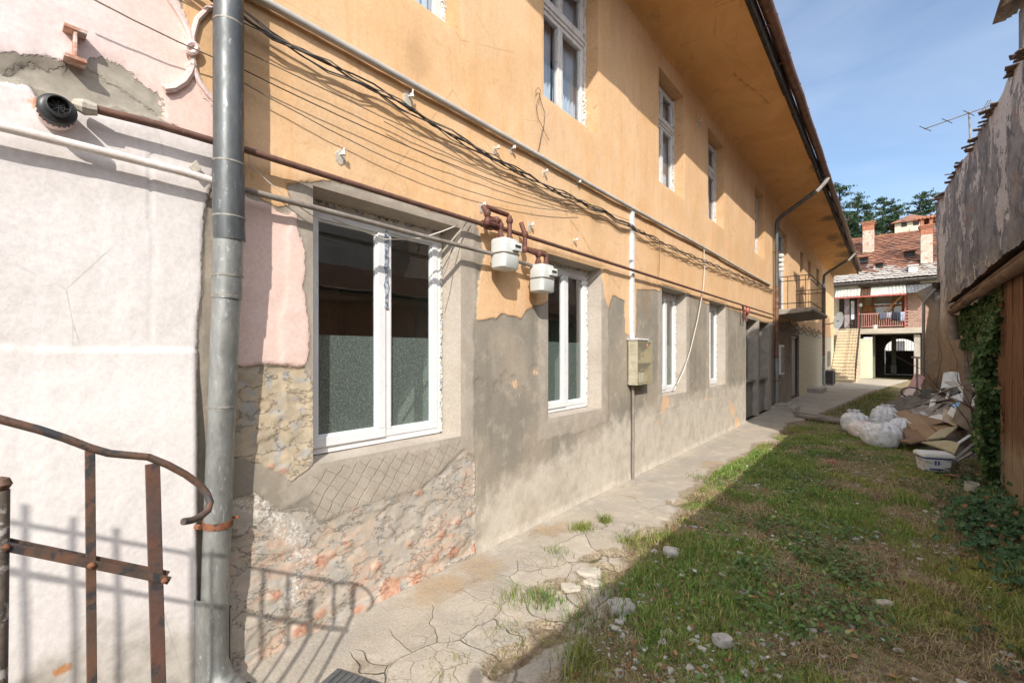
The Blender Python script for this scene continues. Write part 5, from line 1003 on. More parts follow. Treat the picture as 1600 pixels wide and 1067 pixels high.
b.tube([(1.0, YF-.2, 3.78), (3.0, YF-.2, 3.78)], .03, 6); b.tube([(1.0, YF-.2, 3.05), (3.0, YF-.2, 3.05)], .02, 6); rail = b.build('gallery_rail', M['pink_paint'], fh)
for k in range(20):
    b = MB(); b.tube([(1.05+k*.1, YF-.2, 3.05), (1.05+k*.1, YF-.2, 3.78)], .013, 5); b.build('baluster', M['pink_paint'], rail)
b = MB(); b.box(.05, .92, YF-.06, YF+.02, 2.93, 4.85); dd = b.build('door', M['door_dark'], fh); b = MB(); b.box(.62, .78, YF-.075, YF-.055, 3.5, 4.6); b.build('pane', M['curtain'], dd); b = MB(); b.box(.3, .55, YF-.08, YF-.05, 3.0, 4.8); b.build('door_leaf', M['lilac'], dd)
# lean-to sheets over stair and gallery
for x0, x1, mt, dz in ((-.1, 1.08, 'awning', .02), (1.09, 1.55, 'wood_dark', -.03), (1.56, 3.1, 'awning', 0), (3.11, 4.4, 'door_grey', .02)):
    b = MB(); nn = 20
    for k in range(nn+1):
        x = x0+(x1-x0)*k/nn; s = .02*math.sin(x*40); b.v += [(x, YF-1.0, 4.78+dz+s), (x, YF+.1, 5.42+dz+s), (x, YF-1.0, 4.76+dz+s), (x, YF+.1, 5.40+dz+s)]
    for k in range(nn): b.f += [(4*k, 4*k+4, 4*k+5, 4*k+1), (4*k+2, 4*k+3, 4*k+7, 4*k+6)]
    b.build('awning_sheet', M[mt], fh, True)
b = MB(); b.box(-.1, 3.1, YF-1.04, YF-.99, 4.70, 4.78); b.build('awning_edge', M['red_paint'], fh)
b = MB(); b.box(-3, 8, YF-.35, YF-.2, 5.55, 5.72); b.box(-3, 8, YF-.35, YF+.1, 5.50, 5.55); b.build('eaves', M['fascia'], fh)
# tiled roof: stepped overlapping courses with scalloped edges
def tile_roof(parent, x0, x1, ya, za, yb, zb, rows, name='roof', cols=150, mat='roof_tile'):
    b = []; n = cols; xs = np.linspace(x0, x1, n*3+1)
    for r in range(rows):
        t0, t1 = r/rows, (r+1.12)/rows
        for t, up in ((t0, .045), (t1, .0)):
            sc_ = .018*np.abs(np.sin((xs/.19+(r % 2)*.5)*math.pi)) if t == t0 else 0
            jz = (_h(np.floor(xs/.19+(r % 2)*.5), np.full(xs.shape, r), 5)-.5)*.03
            b.append(np.c_[xs, ya+(yb-ya)*t-sc_*2+0*xs, za+(zb-za)*t+up-sc_+jz])
    m_ = len(xs); V = np.concatenate(b); F = []
    for r in range(rows):
        i = np.arange(m_-1)+2*r*m_; F.append(np.c_[i, i+1, i+1+m_, i+m_])
    V0 = np.c_[xs, np.full(m_, ya), np.full(m_, za-.1)]
    return np_mesh(name, V, np.concatenate(F), M[mat], parent)
tile_roof(fh, -3.5, 8, YF-.45, 5.72, 39.2, 9.25, 26)
b = MB(); b.add([(-3.5, YF-.4, 5.62), (8, YF-.4, 5.62), (8, 39.2, 9.18), (-3.5, 39.2, 9.18), (8, 44.5, 5.6), (-3.5, 44.5, 5.6)], [(0, 1, 2, 3), (3, 2, 4, 5)]); b.add([(-3, YF, 5.6), (-3, 42, 5.6), (-3, 39.2, 9.1), (8, YF, 5.6), (8, 42, 5.6), (8, 39.2, 9.1)], [(0, 1, 2), (5, 4, 3)])
b.build('roof_deck', M['roof_tile'], fh)
b = MB()
for k in range(38): x = -3.5+k*.304; b.tube([(x, 39.2, 9.27), (x+.32, 39.2, 9.29)], .11, 8)
b.build('ridge_tile', M['roof_tile'], fh, True)
M['chim_brick'] = mk('chimney_brick', (.32, .115, .065), (.44, .20, .115), 12, .9, .5, 60, .006); M['chim_plaster'] = mk('chimney_plaster', (.45, .37, .29), (.54, .48, .41), 4, .9, .5, 30, .006, 0, (.44, .22, .13), 7, .55)
def chimney(x, y, z0, z1, wx, wy, capn, open_=False):
    b = MB(); b.box(x-wx/2, x+wx/2, y-wy/2, y+wy/2, z0, z1-.55); ch = b.build('chimney', M['chim_plaster'], fh, bevel=.015)
    b = MB(); b.box(x-wx/2-.0, x+wx/2+.0, y-wy/2-.0, y+wy/2, z1-.55, z1-.2)
    for k in range(3): e = .03+.03*k; b.box(x-wx/2-e, x+wx/2+e, y-wy/2-e, y+wy/2+e, z1-.2+k*.07+.001*k, z1-.135+k*.07)
    if open_:
        for sx in (-1, 1): b.box(x+sx*wx/2*.72-.07, x+sx*wx/2*.72+.07, y-wy/2, y+wy/2, z1+.01, z1+.36)
        b.box(x-.1, x+.1, y+wy/2-.12, y+wy/2, z1+.01, z1+.36)
        for k in range(6): b.tube([(x-wx/2-.15+k*(wx+.3)/5, y-wy/2-.12, z1+.42), (x-wx/2-.15+k*(wx+.3)/5, y+wy/2+.12, z1+.46)], .085, 7)
    b.build('brick_top', M['chim_brick'], ch, bevel=.006)
for (pa, pb, py0, py1, Y, op) in [(1348, 1366, 386, 347, 37.4, False), (1438, 1457, 425, 352, 35.2, True)]:
    p0, p1, p2 = yp(pa, py0, Y), yp(pb, py0, Y), yp(pb, py1, Y); chimney((p0.x+p1.x)/2, Y, p0.z-.5, p2.z, abs(p1.x-p0.x), .6, 3, op)
p0, p1, p2 = yp(1419, 438, 34.2), yp(1434, 438, 34.2), yp(1434, 416, 34.2)
b = MB(); b.box(p0.x, p1.x, 34.0, 34.6, p0.z, p2.z); b.box(p0.x-.04, p1.x+.04, 33.96, 34.64, p2.z, p2.z+.08); b.build('vent_stack', M['tin_light'], fh, bevel=.02)
def hatch(px, py, Y, w_):
    p = yp(px, py, Y); b = MB(); b.box(p.x-w_/2, p.x+w_/2, Y-.12, Y+.4, p.z-.16, p.z+.16); h_ = b.build('roof_hatch', M['grill'], fh); b = MB(); b.bar((p.x-w_/2-.08, Y-.2, p.z+.2), (p.x+w_/2+.08, Y-.2, p.z+.2), .3, .05); b.bar((p.x-w_/2-.05, Y-.14, p.z-.18), (p.x-w_/2-.05, Y-.14, p.z+.18), .08, .1); b.build('hatch_frame', M['roof_tile'], h_)
hatch(1350, 407, 35.6, .42); hatch(1421, 398, 36.0, .5); hatch(1374, 416, 35.0, .36)

# stairs going up to the gallery
st = thing('outdoor_stairs', 'sunlit concrete stairs rising along the wall to the gallery', 'stairs', (.55, 30.5, 0)); NS = 17; y0, y1, zt = 28.5, 33.6, 2.93
b = MB()
for k in range(NS):
    ya = y0+(y1-y0)*k/NS; z = zt*(k+1)/NS; x0, x1 = .03, 1.08
    b.box(x0, x1, ya, y1+.1, z-zt/NS, z-.045)
b.build('flight', M['stair'], st)
b = MB()
for k in range(NS): ya = y0+(y1-y0)*k/NS; z = zt*(k+1)/NS; b.box(.03, 1.10, ya-.04, ya+.32, z-.045, z)
b.build('tread', M['cream'], st, bevel=.006)
b = MB(); b.tube([(1.08, y0-.1, .95), (1.08, y1, zt+.92)], .018, 6); b.tube([(1.08, y0-.1, .05), (1.08, y0-.1, .95)], .018, 6); b.tube([(1.08, y1, zt), (1.08, y1, zt+.92)], .018, 6); hr = b.build('handrail', M['iron_black'], st)
for k in range(34):
    t_ = (k+.5)/34; y = y0+(y1-y0)*t_; z = zt*t_; b = MB(); b.tube([(1.08, y, z+.05), (1.08+.02*math.sin(k), y+.03, z+.5), (1.08, y, z+.95)], .011, 5); b.build('baluster', M['iron_black'], hr)
# washing on the gallery rail
for k, (x0, x1, zb, c, lb) in enumerate([(1.95, 2.25, 3.45, (.10, .11, .15), 'grey blue cloth hanging leftmost on the gallery line'), (2.26, 2.48, 3.5, (.30, .31, .36), 'pale grey cloth on the gallery line'), (2.5, 2.66, 3.38, (.02, .024, .04), 'black shirt on the gallery line'), (2.67, 2.84, 3.35, (.03, .035, .06), 'dark navy trousers on the gallery line'), (2.86, 3.04, 3.3, (.30, .36, .46), 'pale blue jeans hanging rightmost on the gallery line')]):
    b = MB(); nn = 8
    for s in range(nn+1):
        x = x0+(x1-x0)*s/nn
        for r in range(5): f = r/4; b.v.append((x+.01*math.sin(s+r), YF-.24-.03*math.sin(s*1.7+k)*f, 3.82-(3.82-zb)*f*(1+.08*math.sin(s*2.1+k))))
    b.f += [tuple(q_) for q_ in grid_faces(nn+1, 5).tolist()]; o = b.build('laundry', mk('cloth_%d' % k, c, tuple(min(1, v*1.3) for v in c), 8, .9), None, True); m_ = o.modifiers.new('thick', 'SOLIDIFY'); m_.thickness = .012; tag(o, lb, 'laundry', 'washing hung on the gallery')
b = MB(); b.lathe([(.0, 0), (.11, 0), (.14, .2), (.13, .2), (.1, .02)], (1.75, YF-.1, 2.93), 'z', 12); b.build('x', None) if False else None
o = b.build('flower_pot', M['white_plastic'], None, True); tag(o, 'small white pot standing on the gallery floor', 'pot')
t = thing('wall_lamp', 'small white lamp fixed by the gallery post', 'lamp', (1.05, YF-.1, 4.5)); b = MB(); b.lathe([(0, -.12), (.09, -.1), (.1, 0), (.05, .08), (0, .09)], (1.08, YF-.3, 4.35), 'z', 12); b.build('lamp_shade', M['white_plastic'], t, True); b = MB(); b.tube([(1.0, YF-.12, 4.5), (1.08, YF-.3, 4.5), (1.08, YF-.3, 4.42)], .015, 5); b.build('bracket', M['iron_black'], t)
# street front seen through the archway
b = MB(); b.box(-2, 8, 56, 58, 0, 5); sf = b.build('street_house', M['white_wall'], None)
for k in range(3):
    m2 = MB(); m2.box(.6+k*2, 1.5+k*2, 55.96, 56.0, 1.2, 2.6); m2.build('window', M['door_grey'], sf)
tag(sf, 'bright white house across the street seen through the archway', 'house')

# ------------------------------------------------------------------ tall neighbour wall with ragged tile coping
def tall_mat():
    m = NT('old_firewall'); big = m.noise(.55, 6, .65, m.mapv((1, 1, .55))); mid = m.noise(3, 6, .7, None, .6); fine = m.noise(30, 5, .7); stk = m.noise(1, 5, .65, m.mapv((1.6, 1.6, .8)))
    c = m.mix(m.mr(mid, .35, .65), (.21, .185, .165), (.33, .295, .26)); c = m.mix(m.mr(stk, .54, .66, 0, .7), c, (.12, .11, .10)); c = m.mix(m.mr(m.noise(1.1, 6, .7, None, .8), .54, .6, 0, .8), c, (.13, .12, .115))
    c = m.mix(m.mr(m.ma('ADD', big, m.ma('MULTIPLY', m.ma('SUBTRACT', mid, .5), .25)), .53, .55), c, m.mix(m.mr(fine, .4, .6), (.50, .42, .35), (.60, .52, .45)))
    P = m.xyz(); low = m.mr(m.ma('ADD', P[2], m.ma('MULTIPLY', m.ma('SUBTRACT', big, .5), 6)), 3.6, 2.6); c = m.mix(low, c, m.mix(m.mr(mid, .4, .6), (.42, .31, .21), (.34, .27, .20)))
    c = m.mix(m.mr(m.noise(1.6, 6, .75, None, 1.5), .60, .63), c, (.36, .19, .12)); c = m.mix(.45, c, m.mr(fine, .25, .75, .6, 1.35), 'MULTIPLY')
    m.bump(m.ma('ADD', m.mr(big, .5, .57, .6, 0), m.ma('ADD', m.ma('MULTIPLY', mid, .5), m.ma('MULTIPLY', fine, .2))), .9, .05); return m.done(c, .95, 0, .15)
M['tall'] = tall_mat()
def tx(y): return 4.42-.0527*(y-13.3)
tw = thing('firewall', 'tall weathered grey party wall with ragged tile coping on the yard side', 'wall', (4.5, 15, 0))
wy = np.arange(5.4, 24.51, .09); wz = np.arange(-.1, 7.3, .09); WY, WZ = np.meshgrid(wy, wz, indexing='ij')
WX = tx(WY)-fbm(WY*.5, WZ*.5, 81, 4)*.10-sstep(fbm(WY*.6, WZ*.35, 82, 4), .02, .05)*.03+fbm(WY*5, WZ*5, 83, 3)*.03
top = 7.32+fbm(WY*.8, WY*0, 84, 4)*.45; WZ2 = WZ*(top/7.22)
np_mesh('face', np.stack([WX, WY, WZ2], -1).reshape(-1, 3), grid_faces(len(wy), len(wz)), M['tall'], tw, True)
b = MB()
for k in range(24):
    a, c = 5.4+k*.796, 5.4+(k+1)*.796; za = 7.15
    b.add([(tx(a)+.03, a, -.1), (tx(c)+.03, c, -.1), (tx(c)+.03, c, za), (tx(a)+.03, a, za), (tx(a)+.6, a, -.1), (tx(c)+.6, c, -.1), (tx(c)+.6, c, za), (tx(a)+.6, a, za)], [(0, 1, 2, 3), (4, 7, 6, 5), (3, 2, 6, 7)]+([(0, 3, 7, 4)] if k == 0 else [])+([(1, 5, 6, 2)] if k == 23 else []))
b.build('core', M['tall'], tw)
M['old_tile'] = mk('old_tile', (.10, .075, .06), (.20, .14, .105), 5, .9, .5)
for k in range(125):
    y = 5.4+k*.153; zt = 7.28+float(fbm(np.array([y*.8]), np.array([0.]), 84, 4)[0])*.45
    if random.random() < .25 or fbm(np.array([y*1.3]), np.array([0.]), 86, 3)[0] < -.04: continue
    out = random.choice([.02, .03, .06, .12]) if random.random() < .8 else .3
    Mx = Matrix.Translation((tx(y)-out*.5+.1, y, zt+random.uniform(-.03, .05))) @ Matrix.Rotation(random.uniform(-.25, .35), 4, 'Y') @ Matrix.Rotation(random.uniform(-.2, .2), 4, 'X') @ Matrix.Rotation(random.uniform(-.3, .3), 4, 'Z')
    b = MB(); b.box(-.22, .2, -.085, .085, -.012, .012, Mx); b.build('coping_tile', M['old_tile'], tw)
b = MB()        # buttress and cornice at the far end
b.prism([(0, 0), (-.55, 0), (-.42, 2.2), (-.30, 3.3), (-.62, 3.75), (-.66, 3.95), (0, 4.3)], 23.9, 24.6, lambda u, v, w_: (tx(24)+u+.05, w_, v)); b.build('buttress', M['tall'], tw, bevel=.03)
b = MB(); b.box(tx(13.6)+.06, tx(13.6)+.6, 12.6, 14.0, 7.2, 8.6)
for k in range(9): b.bar((tx(13.6)-.20+.08*k, 12.4, 8.60+.05*k+random.uniform(-.02, .02)), (tx(13.6)-.20+.08*k, 14.15, 8.60+.05*k+random.uniform(-.02, .02)), .2, .03)
b.build('roof_dormer', M['tall'], tw)
t = thing('drain_pipe', 'thin dark drainpipe at the far end of the tall wall', 'downpipe', (3.3, 24, 0)); b = MB(); b.tube([(tx(23.8)-.1, 23.75, 4.0), (tx(23.8)-.45, 23.7, 3.5), (tx(23.8)-.48, 23.7, .1)], .05, 10); b.build('pipe', M['pipe_grey'], t, True); b = MB(); b.lathe([(.05, 0), (.12, .2), (.13, .25)], (tx(23.8)-.1, 23.75, 3.95), 'z', 12); b.build('hopper', M['iron_black'], t, True)
# aerial
an = thing('tv_antenna', 'roof television aerial with long boom above the tall wall', 'antenna', (4.15, 18.4, 7.2)); b = MB(); b.tube([(4.2, 18.4, 6.9), (4.15, 18.4, 8.45)], .022, 8); b.build('mast', M['pipe_grey'], an, True)
A_, B_ = Vector((3.21, 18.75, 8.37)), Vector((4.62, 18.1, 8.37)); b = MB(); b.tube([A_, B_], .016, 6); b.build('boom', M['pipe_grey'], an, True)
for f, L in ((.02, .34), (.35, .30), (.66, .32), (.86, .40), (.9, .36)):
    p = A_.lerp(B_, f); d_ = Vector((.42, .9, 0)).normalized() if f < .8 else Vector((.3, .65, .7)).normalized(); b = MB(); b.tube([p-d_*L, p+d_*L], .010, 5); b.build('element', M['iron_black'], an)

# ------------------------------------------------------------------ shed on the right
sh = thing('shed', 'low wooden shed with tiled roof, log gutter and weathered boards', 'shed', (4, 4, 0))
def wood_mat():
    m = NT('weathered_board'); P = m.xyz(); v = m.mapv((14, 14, .9)); g = m.noise(2.4, 6, .65, v, .4); f = m.noise(9, 5, .7, m.mapv((12, 12, .5)))
    c = m.mix(m.mr(g, .35, .65), (.13, .058, .027), (.27, .13, .06)); c = m.mix(m.mr(f, .52, .66, 0, .8), c, (.05, .022, .012))
    k = m.mr(m.ma('ADD', P[2], m.ma('MULTIPLY', m.ma('SUBTRACT', g, .5), 1.1)), .72, .45); c = m.mix(k, c, m.mix(m.mr(f, .4, .62), (.40, .30, .20), (.27, .19, .125)))
    m.bump(m.ma('ADD', g, f), .8, .012); return m.done(c, .8)
M['board'] = wood_mat()
b = MB(); yb = -3
while yb < 7.46:
    wd_ = random.uniform(.15, .2); yb2 = min(yb+wd_, 7.46)
    if yb2-yb > .05: b.box(3.37+random.uniform(-.006, .006), 3.40, yb, yb2-.006, -.05+random.uniform(0, .09), 2.4, j=.003)
    yb = yb2
b.build('board_wall', M['board'], sh, bevel=.003)
b = MB(); b.box(3.34, 3.50, 7.30, 7.46, -.05, 2.35); b.build('corner_post', M['board'], sh, bevel=.008)
b = MB(); b.box(4.6, 4.75, -3.1, 11.4, -.1, 2.75); b.build('rear_wall', M['passage'], sh); b = MB(); b.box(3.40, 3.50, 11.2, 11.30, -.1, 2.38); b.build('corner_post', M['timber'], sh); b = MB(); b.box(3.42, 4.6, 7.47, 7.52, -.1, 2.4); b.build('partition', M['wood_dark'], sh)
rp = [(math.cos(t)*.062, math.sin(t)*.062) for t in np.linspace(math.pi*.9, 2.1*math.pi, 11)]; rp = rp+[(a*.72, c*.72) for a, c in rp[::-1]]; b = MB(); n = len(rp); gy_ = np.linspace(-3, 11.6, 26)
for y in gy_: dz = -.005*y+.05+random.uniform(-.012, .012); dx = random.uniform(-.012, .012); b.v += [(3.29+a+dx, y, 2.31+c+dz) for a, c in rp]
for i in range(len(gy_)-1):
    for q_ in range(n): b.f.append((i*n+q_, i*n+(q_+1) % n, (i+1)*n+(q_+1) % n, (i+1)*n+q_))
b.f += [tuple(range(n))[::-1], tuple((len(gy_)-1)*n+q_ for q_ in range(n))]
b.build('gutter', mk('log_gutter', (.13, .075, .045), (.23, .145, .085), 6, .75, .6, 40, .006, 0, (.05, .035, .025), 10, .55, (1, .25, 1)), sh, True)
b = MB(); b.tube([(3.29, 11.45, 2.22), (3.29, 11.5, 2.05), (3.30, 11.5, 1.78)], [.07, .085, .085], 14); b.build('outlet', M['pipe_grey'], sh, True)
for row in range(7):
    pass
V = []; xs_ = np.linspace(3.22, 4.9, 8); yy_ = np.arange(-3.2, 11.71, .06); RX, RY = np.meshgrid(xs_, yy_, indexing='ij'); rows_ = np.repeat(np.linspace(3.22, 5.0, 9), 2)[1:-1]; k_ = np.arange(len(rows_))
RX, RY = np.meshgrid(rows_, yy_, indexing='ij'); RZ = 2.42+(RX-3.22)*.40+np.where(k_ % 2 == 0, .035, 0)[:, None]+.005*np.sin(RY*2*np.pi/.2)+fbm(RY*3, RX*4, 91, 4)*.06
np_mesh('roof', np.stack([RX, RY, RZ], -1).reshape(-1, 3), grid_faces(len(rows_), len(yy_)), M['shed_tile'], sh)
b = MB(); b.add([(3.24, -3.15, 2.36), (3.24, 11.65, 2.36), (5.0, 11.65, 3.05), (5.0, -3.15, 3.05)], [(0, 1, 2, 3)]); b.box(3.26, 3.32, -3.1, 11.6, 2.34, 2.41); b.build('roof_boards', M['wood_dark'], sh)
# pale gabled house beyond the shed (mirrored in the window panes)
nh = thing('neighbour_house', 'grey gabled house behind the shed mirrored in the first window', 'house', (9, -1, 0)); b = MB(); b.prism([(-7, 0), (9, 0), (9, 4.5), (3, 6.1), (-7, 4.2)], 7.2, 12, lambda u, v, w_: (w_, u, v)); b.build('wall', mk('grey_render', (.30, .30, .30), (.40, .39, .38), 3, .9), nh)
b = MB(); b.bar((9.7, -7.3, 4.2), (9.7, 3, 6.2), .1, 4.6, (1, 0, 0)); b.bar((9.7, 9.3, 4.5), (9.7, 3, 6.2), .1, 4.6, (1, 0, 0)); b.build('roof', M['shed_tile'], nh)
# dead vine branches on the shed roof
def twig(b, p, d, L, r, depth, rr):
    pts = [p]; k = 5
    for i in range(k): d = (d+Vector((rr.uniform(-.35, .35), rr.uniform(-.35, .35), rr.uniform(-.25, .3)))).normalized(); p = p+d*(L/k); pts.append(p)
    b.tube(pts, [r*(1-.6*i/k) for i in range(k+1)], 5)
    if depth > 0:
        for i in range(rr.choice([2, 3])): twig(b, pts[rr.randint(1, k)], (d+Vector((rr.uniform(-1, 1), rr.uniform(-1, 1), rr.uniform(-.3, .8)))).normalized(), L*.62, r*.55, depth-1, rr)
rr = random.Random(4); b = MB()
for y, L in ((8.2, .9), (8.8, 1.0), (9.4, 1.2), (10.0, 1.0), (10.6, 1.1), (11.1, .8), (11.3, .9)): twig(b, Vector((3.38, y, 2.48)), Vector((rr.uniform(-.2, .3), rr.uniform(-.6, .6), .4)), L*.36, .009, 2, rr)
o = b.build('dead_vine', mk('dry_vine', (.26, .20, .15), (.40, .33, .26), 10, .9), None); tag(o, 'dry leafless vine branches tangled over the end of the shed roof', 'vine')
# ivy
iv = thing('ivy', 'thick dark ivy hanging over the shed side beside the wooden post', 'ivy', (3.35, 8, 0))
n = 17000; y = 7.3+rng.random(n)**1.35*4.2; z = rng.uniform(-.02, 2.28, n); bulge = .17*sstep(1.5-abs(z-.9), 0, 1.2)*sstep(9.6-y, 0, 1.6)+.05
dn = sstep(fbm(y*2.2, z*2.2, 95, 4)+.26-.6*sstep(y, 7.75, 8.15)*(1-sstep(z, 1.4, 1.7))-.25*sstep(y, 9.6, 11.2), 0, .12); kp = rng.random(n) < dn
y, z, bulge = y[kp], z[kp], bulge[kp]; x = 3.42-bulge*np.clip(rng.random(len(y))**.6, .1, 1)+.0-.10*fbm(y*3, z*3, 96, 3)
N = np.c_[-1+rng.normal(0, .5, len(y)), rng.normal(0, .7, len(y))-.3, rng.normal(.35, .6, len(y))]
leaves(np.c_[x, y, z], N, (.04, .085), ((.045, .10, .035), (.11, .185, .065), (.26, .24, .09)), IVY, iv, 'foliage', 'leaf', .07)
b = MB(); rr = random.Random(8)
for k in range(12): twig(b, Vector((3.37, 7.5+k*.10, rr.uniform(0, .3))), Vector((0, rr.uniform(-.2, .2), 1)), rr.uniform(.9, 1.5), .008, 1, rr)
b.build('stem', M['wood_dark'], iv)
# small ivy bush in front of the post
n = 1700; y = rng.normal(5.6, .55, n); x = 3.12+rng.normal(0, .13, n)+.0; hz = np.abs(rng.normal(0, .12, n))*np.exp(-((y-5.7)/.7)**2); z = hz+.04
o = leaves(np.c_[x, y, z], np.c_[rng.normal(-.4, .5, n), rng.normal(-.4, .5, n), rng.uniform(.3, 1, n)], (.03, .065), ((.04, .10, .045), (.09, .17, .07), (.26, .15, .07)), IVY, None, 'ivy_bush'); tag(o, 'low dark green ivy bush on the ground before the weathered boards', 'bush')

# ------------------------------------------------------------------ rubbish heap
M['sack'] = mk('sack_white', (.66, .67, .70), (.74, .75, .78), 8, .42, .5, 14, .02); M['sack2'] = mk('sack_pinkish', (.68, .60, .56), (.76, .70, .66), 8, .6, .3, 30, .01)
M['cardboard'] = mk('cardboard', (.30, .19, .105), (.37, .245, .145), 4, .85, .1, 30, .002); M['card_dark'] = mk('cardboard_wet', (.20, .12, .07), (.27, .17, .10), 5, .85, .1)
M['timber_pale'] = mk('pale_timber', (.46, .40, .33), (.58, .52, .44), 6, .8, .3)
M['yellow_board'] = mk('yellow_board', (.42, .37, .22), (.50, .45, .30), 4, .8, .2); M['blue_glass'] = mk('blue_pane', (.16, .34, .62), (.24, .44, .72), 2, .15, .02); M['pink_sheet'] = mk('pink_sheet', (.70, .38, .40), (.76, .46, .48), 5, .6, .1)
def sack(px, py, rx, ry, rz, label, seed, mat='sack', tie=True, knot=(0, 0)):
    q = gp(px, py, .02); t = thing('rubble_sack', label, 'sack', (q.x, q.y, 0), 'rubble sacks on the heap'); nu, nv = 84, 52; vs = []; r_ = random.Random(seed)
    th = np.linspace(0, 2*np.pi, nu, endpoint=False); ph = np.linspace(.02, np.pi-.02, nv); PH, TT = np.meshgrid(ph, th, indexing='ij')
    cx, cy, cz = np.sin(PH)*np.cos(TT), np.sin(PH)*np.sin(TT), np.cos(PH)
    d = 1+.30*fbm(cx*1.5+seed, cy*1.5+cz*1.3, seed, 3)+.16*np.abs(fbm(cx*2.4+cz*1.6+seed, cy*2.4+cz*2.0, seed+3, 3))-.055*np.exp(-(fbm(cx*2.6+cz*1.5+seed, cy*2.6-cz*2, seed+5, 2)/.028)**2)-.02*np.exp(-(fbm(cx*5+cz*4+seed, cy*5-cz*3, seed+9, 2)/.03)**2)+.05*np.sin(TT*13+seed+3*PH)*sstep(np.pi*.5-PH, -.3, .8)
    e = np.sign(cz)*np.abs(cz)**.8
    X_, Y_, Z_ = cx*d*rx, cy*d*ry, e*d*rz; Z_ = np.maximum(Z_, -rz*.72)+rz*.70
    V = np.stack([X_+q.x, Y_+q.y+ry, Z_], -1).reshape(-1, 3); i = np.arange(nu*nv).reshape(nv, nu); j = np.roll(i, -1, 1); F = np.stack([i[:-1], i[1:], j[1:], j[:-1]], -1).reshape(-1, 4)
    np_mesh('bag', V, F, M[mat], t, True)
    if tie:
        b = MB(); c = Vector((q.x+knot[0], q.y+ry+knot[1], rz*1.45)); k = 18; base = 0
        for ring, (r, h) in enumerate([(.05, -.06), (.035, 0), (.055, .05), (.10, .10)]):
            for i_ in range(k): a = 2*math.pi*i_/k; rr_ = r*(1+.35*math.sin(i_*2.4+seed)*(ring/3)); b.v.append((c.x+rr_*math.cos(a), c.y+rr_*math.sin(a), c.z+h+.02*math.sin(i_*3.1)*(ring/2)))
        for r in range(3):
            for i_ in range(k): b.f.append((r*k+i_, r*k+(i_+1) % k, (r+1)*k+(i_+1) % k, (r+1)*k+i_))
        b.build('tied_neck', M[mat], t, True)
    return t
sack(1376, 697, .27, .23, .23, 'largest full white rubble sack in front of the heap', 1, knot=(-.04, .0)); sack(1408, 692, .20, .26, .24, 'small bluish white sack leaning between the largest sack and the cardboard', 2, tie=False)
sack(1334, 674, .24, .21, .22, 'white sack at the left end of the sack row', 3); sack(1381, 674, .22, .21, .29, 'tall white sack standing behind the largest one', 4, knot=(.06, 0)); sack(1345, 682, .22, .22, .16, 'flattened cream sack low between the left sack and the largest sack', 5, 'sack2', False)
def sheet(name, label, cat, pts, mat, th=.012, grp=None, bend=.0, seed=0):
    # four corner points in world space -> slightly warped board of real thickness
    P = [Vector(p) for p in pts]; n = 8; b = MB(); nr = (P[1]-P[0]).cross(P[3]-P[0]).normalized(); r_ = random.Random(seed)
    for side in (0, 1):
        for i in range(n+1):
            for j in range(n+1):
                u, v = i/n, j/n; p = (P[0]*(1-u)+P[1]*u)*(1-v)+(P[3]*(1-u)+P[2]*u)*v; b.v.append(p+nr*(bend*math.sin(math.pi*u)*(.4+.6*v)+(th if side else 0)+r_.uniform(-.002, .002)))
    m_ = (n+1)**2; g_ = grid_faces(n+1, n+1).tolist(); b.f += [tuple(f) for f in g_]+[tuple(i+m_ for i in f[::-1]) for f in g_]
    ring = [i*(n+1) for i in range(n+1)]+[n*(n+1)+j for j in range(1, n+1)]+[i*(n+1)+n for i in range(n-1, -1, -1)]+[j for j in range(n-1, 0, -1)]
    b.f += [(ring[i], ring[(i+1) % len(ring)], ring[(i+1) % len(ring)]+m_, ring[i]+m_) for i in range(len(ring))]
    o = b.build(name, M[mat], None); tag(o, label, cat, grp); return o
def at(px, py, Y): return yp(px, py, Y)
CB = 'cardboard on the rubbish heap'
sheet('cardboard', 'large brown cardboard flap leaning over the sacks', 'cardboard', [at(1398, 645, 10.6), at(1442, 692, 9.7), at(1462, 676, 9.9), at(1414, 641, 11.2)], 'cardboard', .012, CB, .04, 1)
sheet('cardboard', 'brown cardboard side standing behind the big flap', 'cardboard', [at(1424, 648, 10.9), at(1466, 676, 10.2), at(1496, 660, 10.6), at(1482, 652, 11.6)], 'cardboard', .012, CB, .03, 2)
sheet('cardboard', 'dark cardboard piece lying at the foot beside the bluish sack', 'cardboard', [at(1404, 690, 9.6), at(1424, 694, 9.4), at(1452, 688, 9.6), at(1428, 682, 10.2)], 'card_dark', .02, CB, .02, 3)
sheet('cardboard', 'lower brown cardboard panel under the big flap', 'cardboard', [at(1410, 668, 10.2), at(1416, 688, 9.7), at(1444, 690, 9.6), at(1430, 668, 10.2)], 'card_dark', .012, CB, .02, 4)
sheet('board', 'yellowish board lying flat before the cardboard', 'board', [at(1448, 688, 9.3), at(1478, 684, 9.2), at(1498, 668, 9.9), at(1470, 672, 10.2)], 'yellow_board', .02, None, .01, 5)
sheet('board', 'olive board half under ivy in front of the yellowish board', 'board', [at(1440, 692, 9.0), at(1492, 710, 8.2), at(1500, 695, 8.5), at(1468, 690, 9.2)], 'yellow_board', .02, None, .02, 6)
sheet('plastic_sheet', 'pink plastic sheet lying on top of the white sacks', 'sheet', [at(1358, 666, 9.95), at(1376, 672, 9.75), at(1392, 664, 9.9), at(1378, 658, 10.3)], 'pink_sheet', .01, None, .03, 7)
sheet('window_frame', 'small blue pane with dark border lying on the heap', 'frame', [at(1484, 634, 11.0), at(1504, 648, 10.3), at(1512, 642, 10.6), at(1500, 628, 11.2)], 'blue_glass', .02, None, 0, 8)
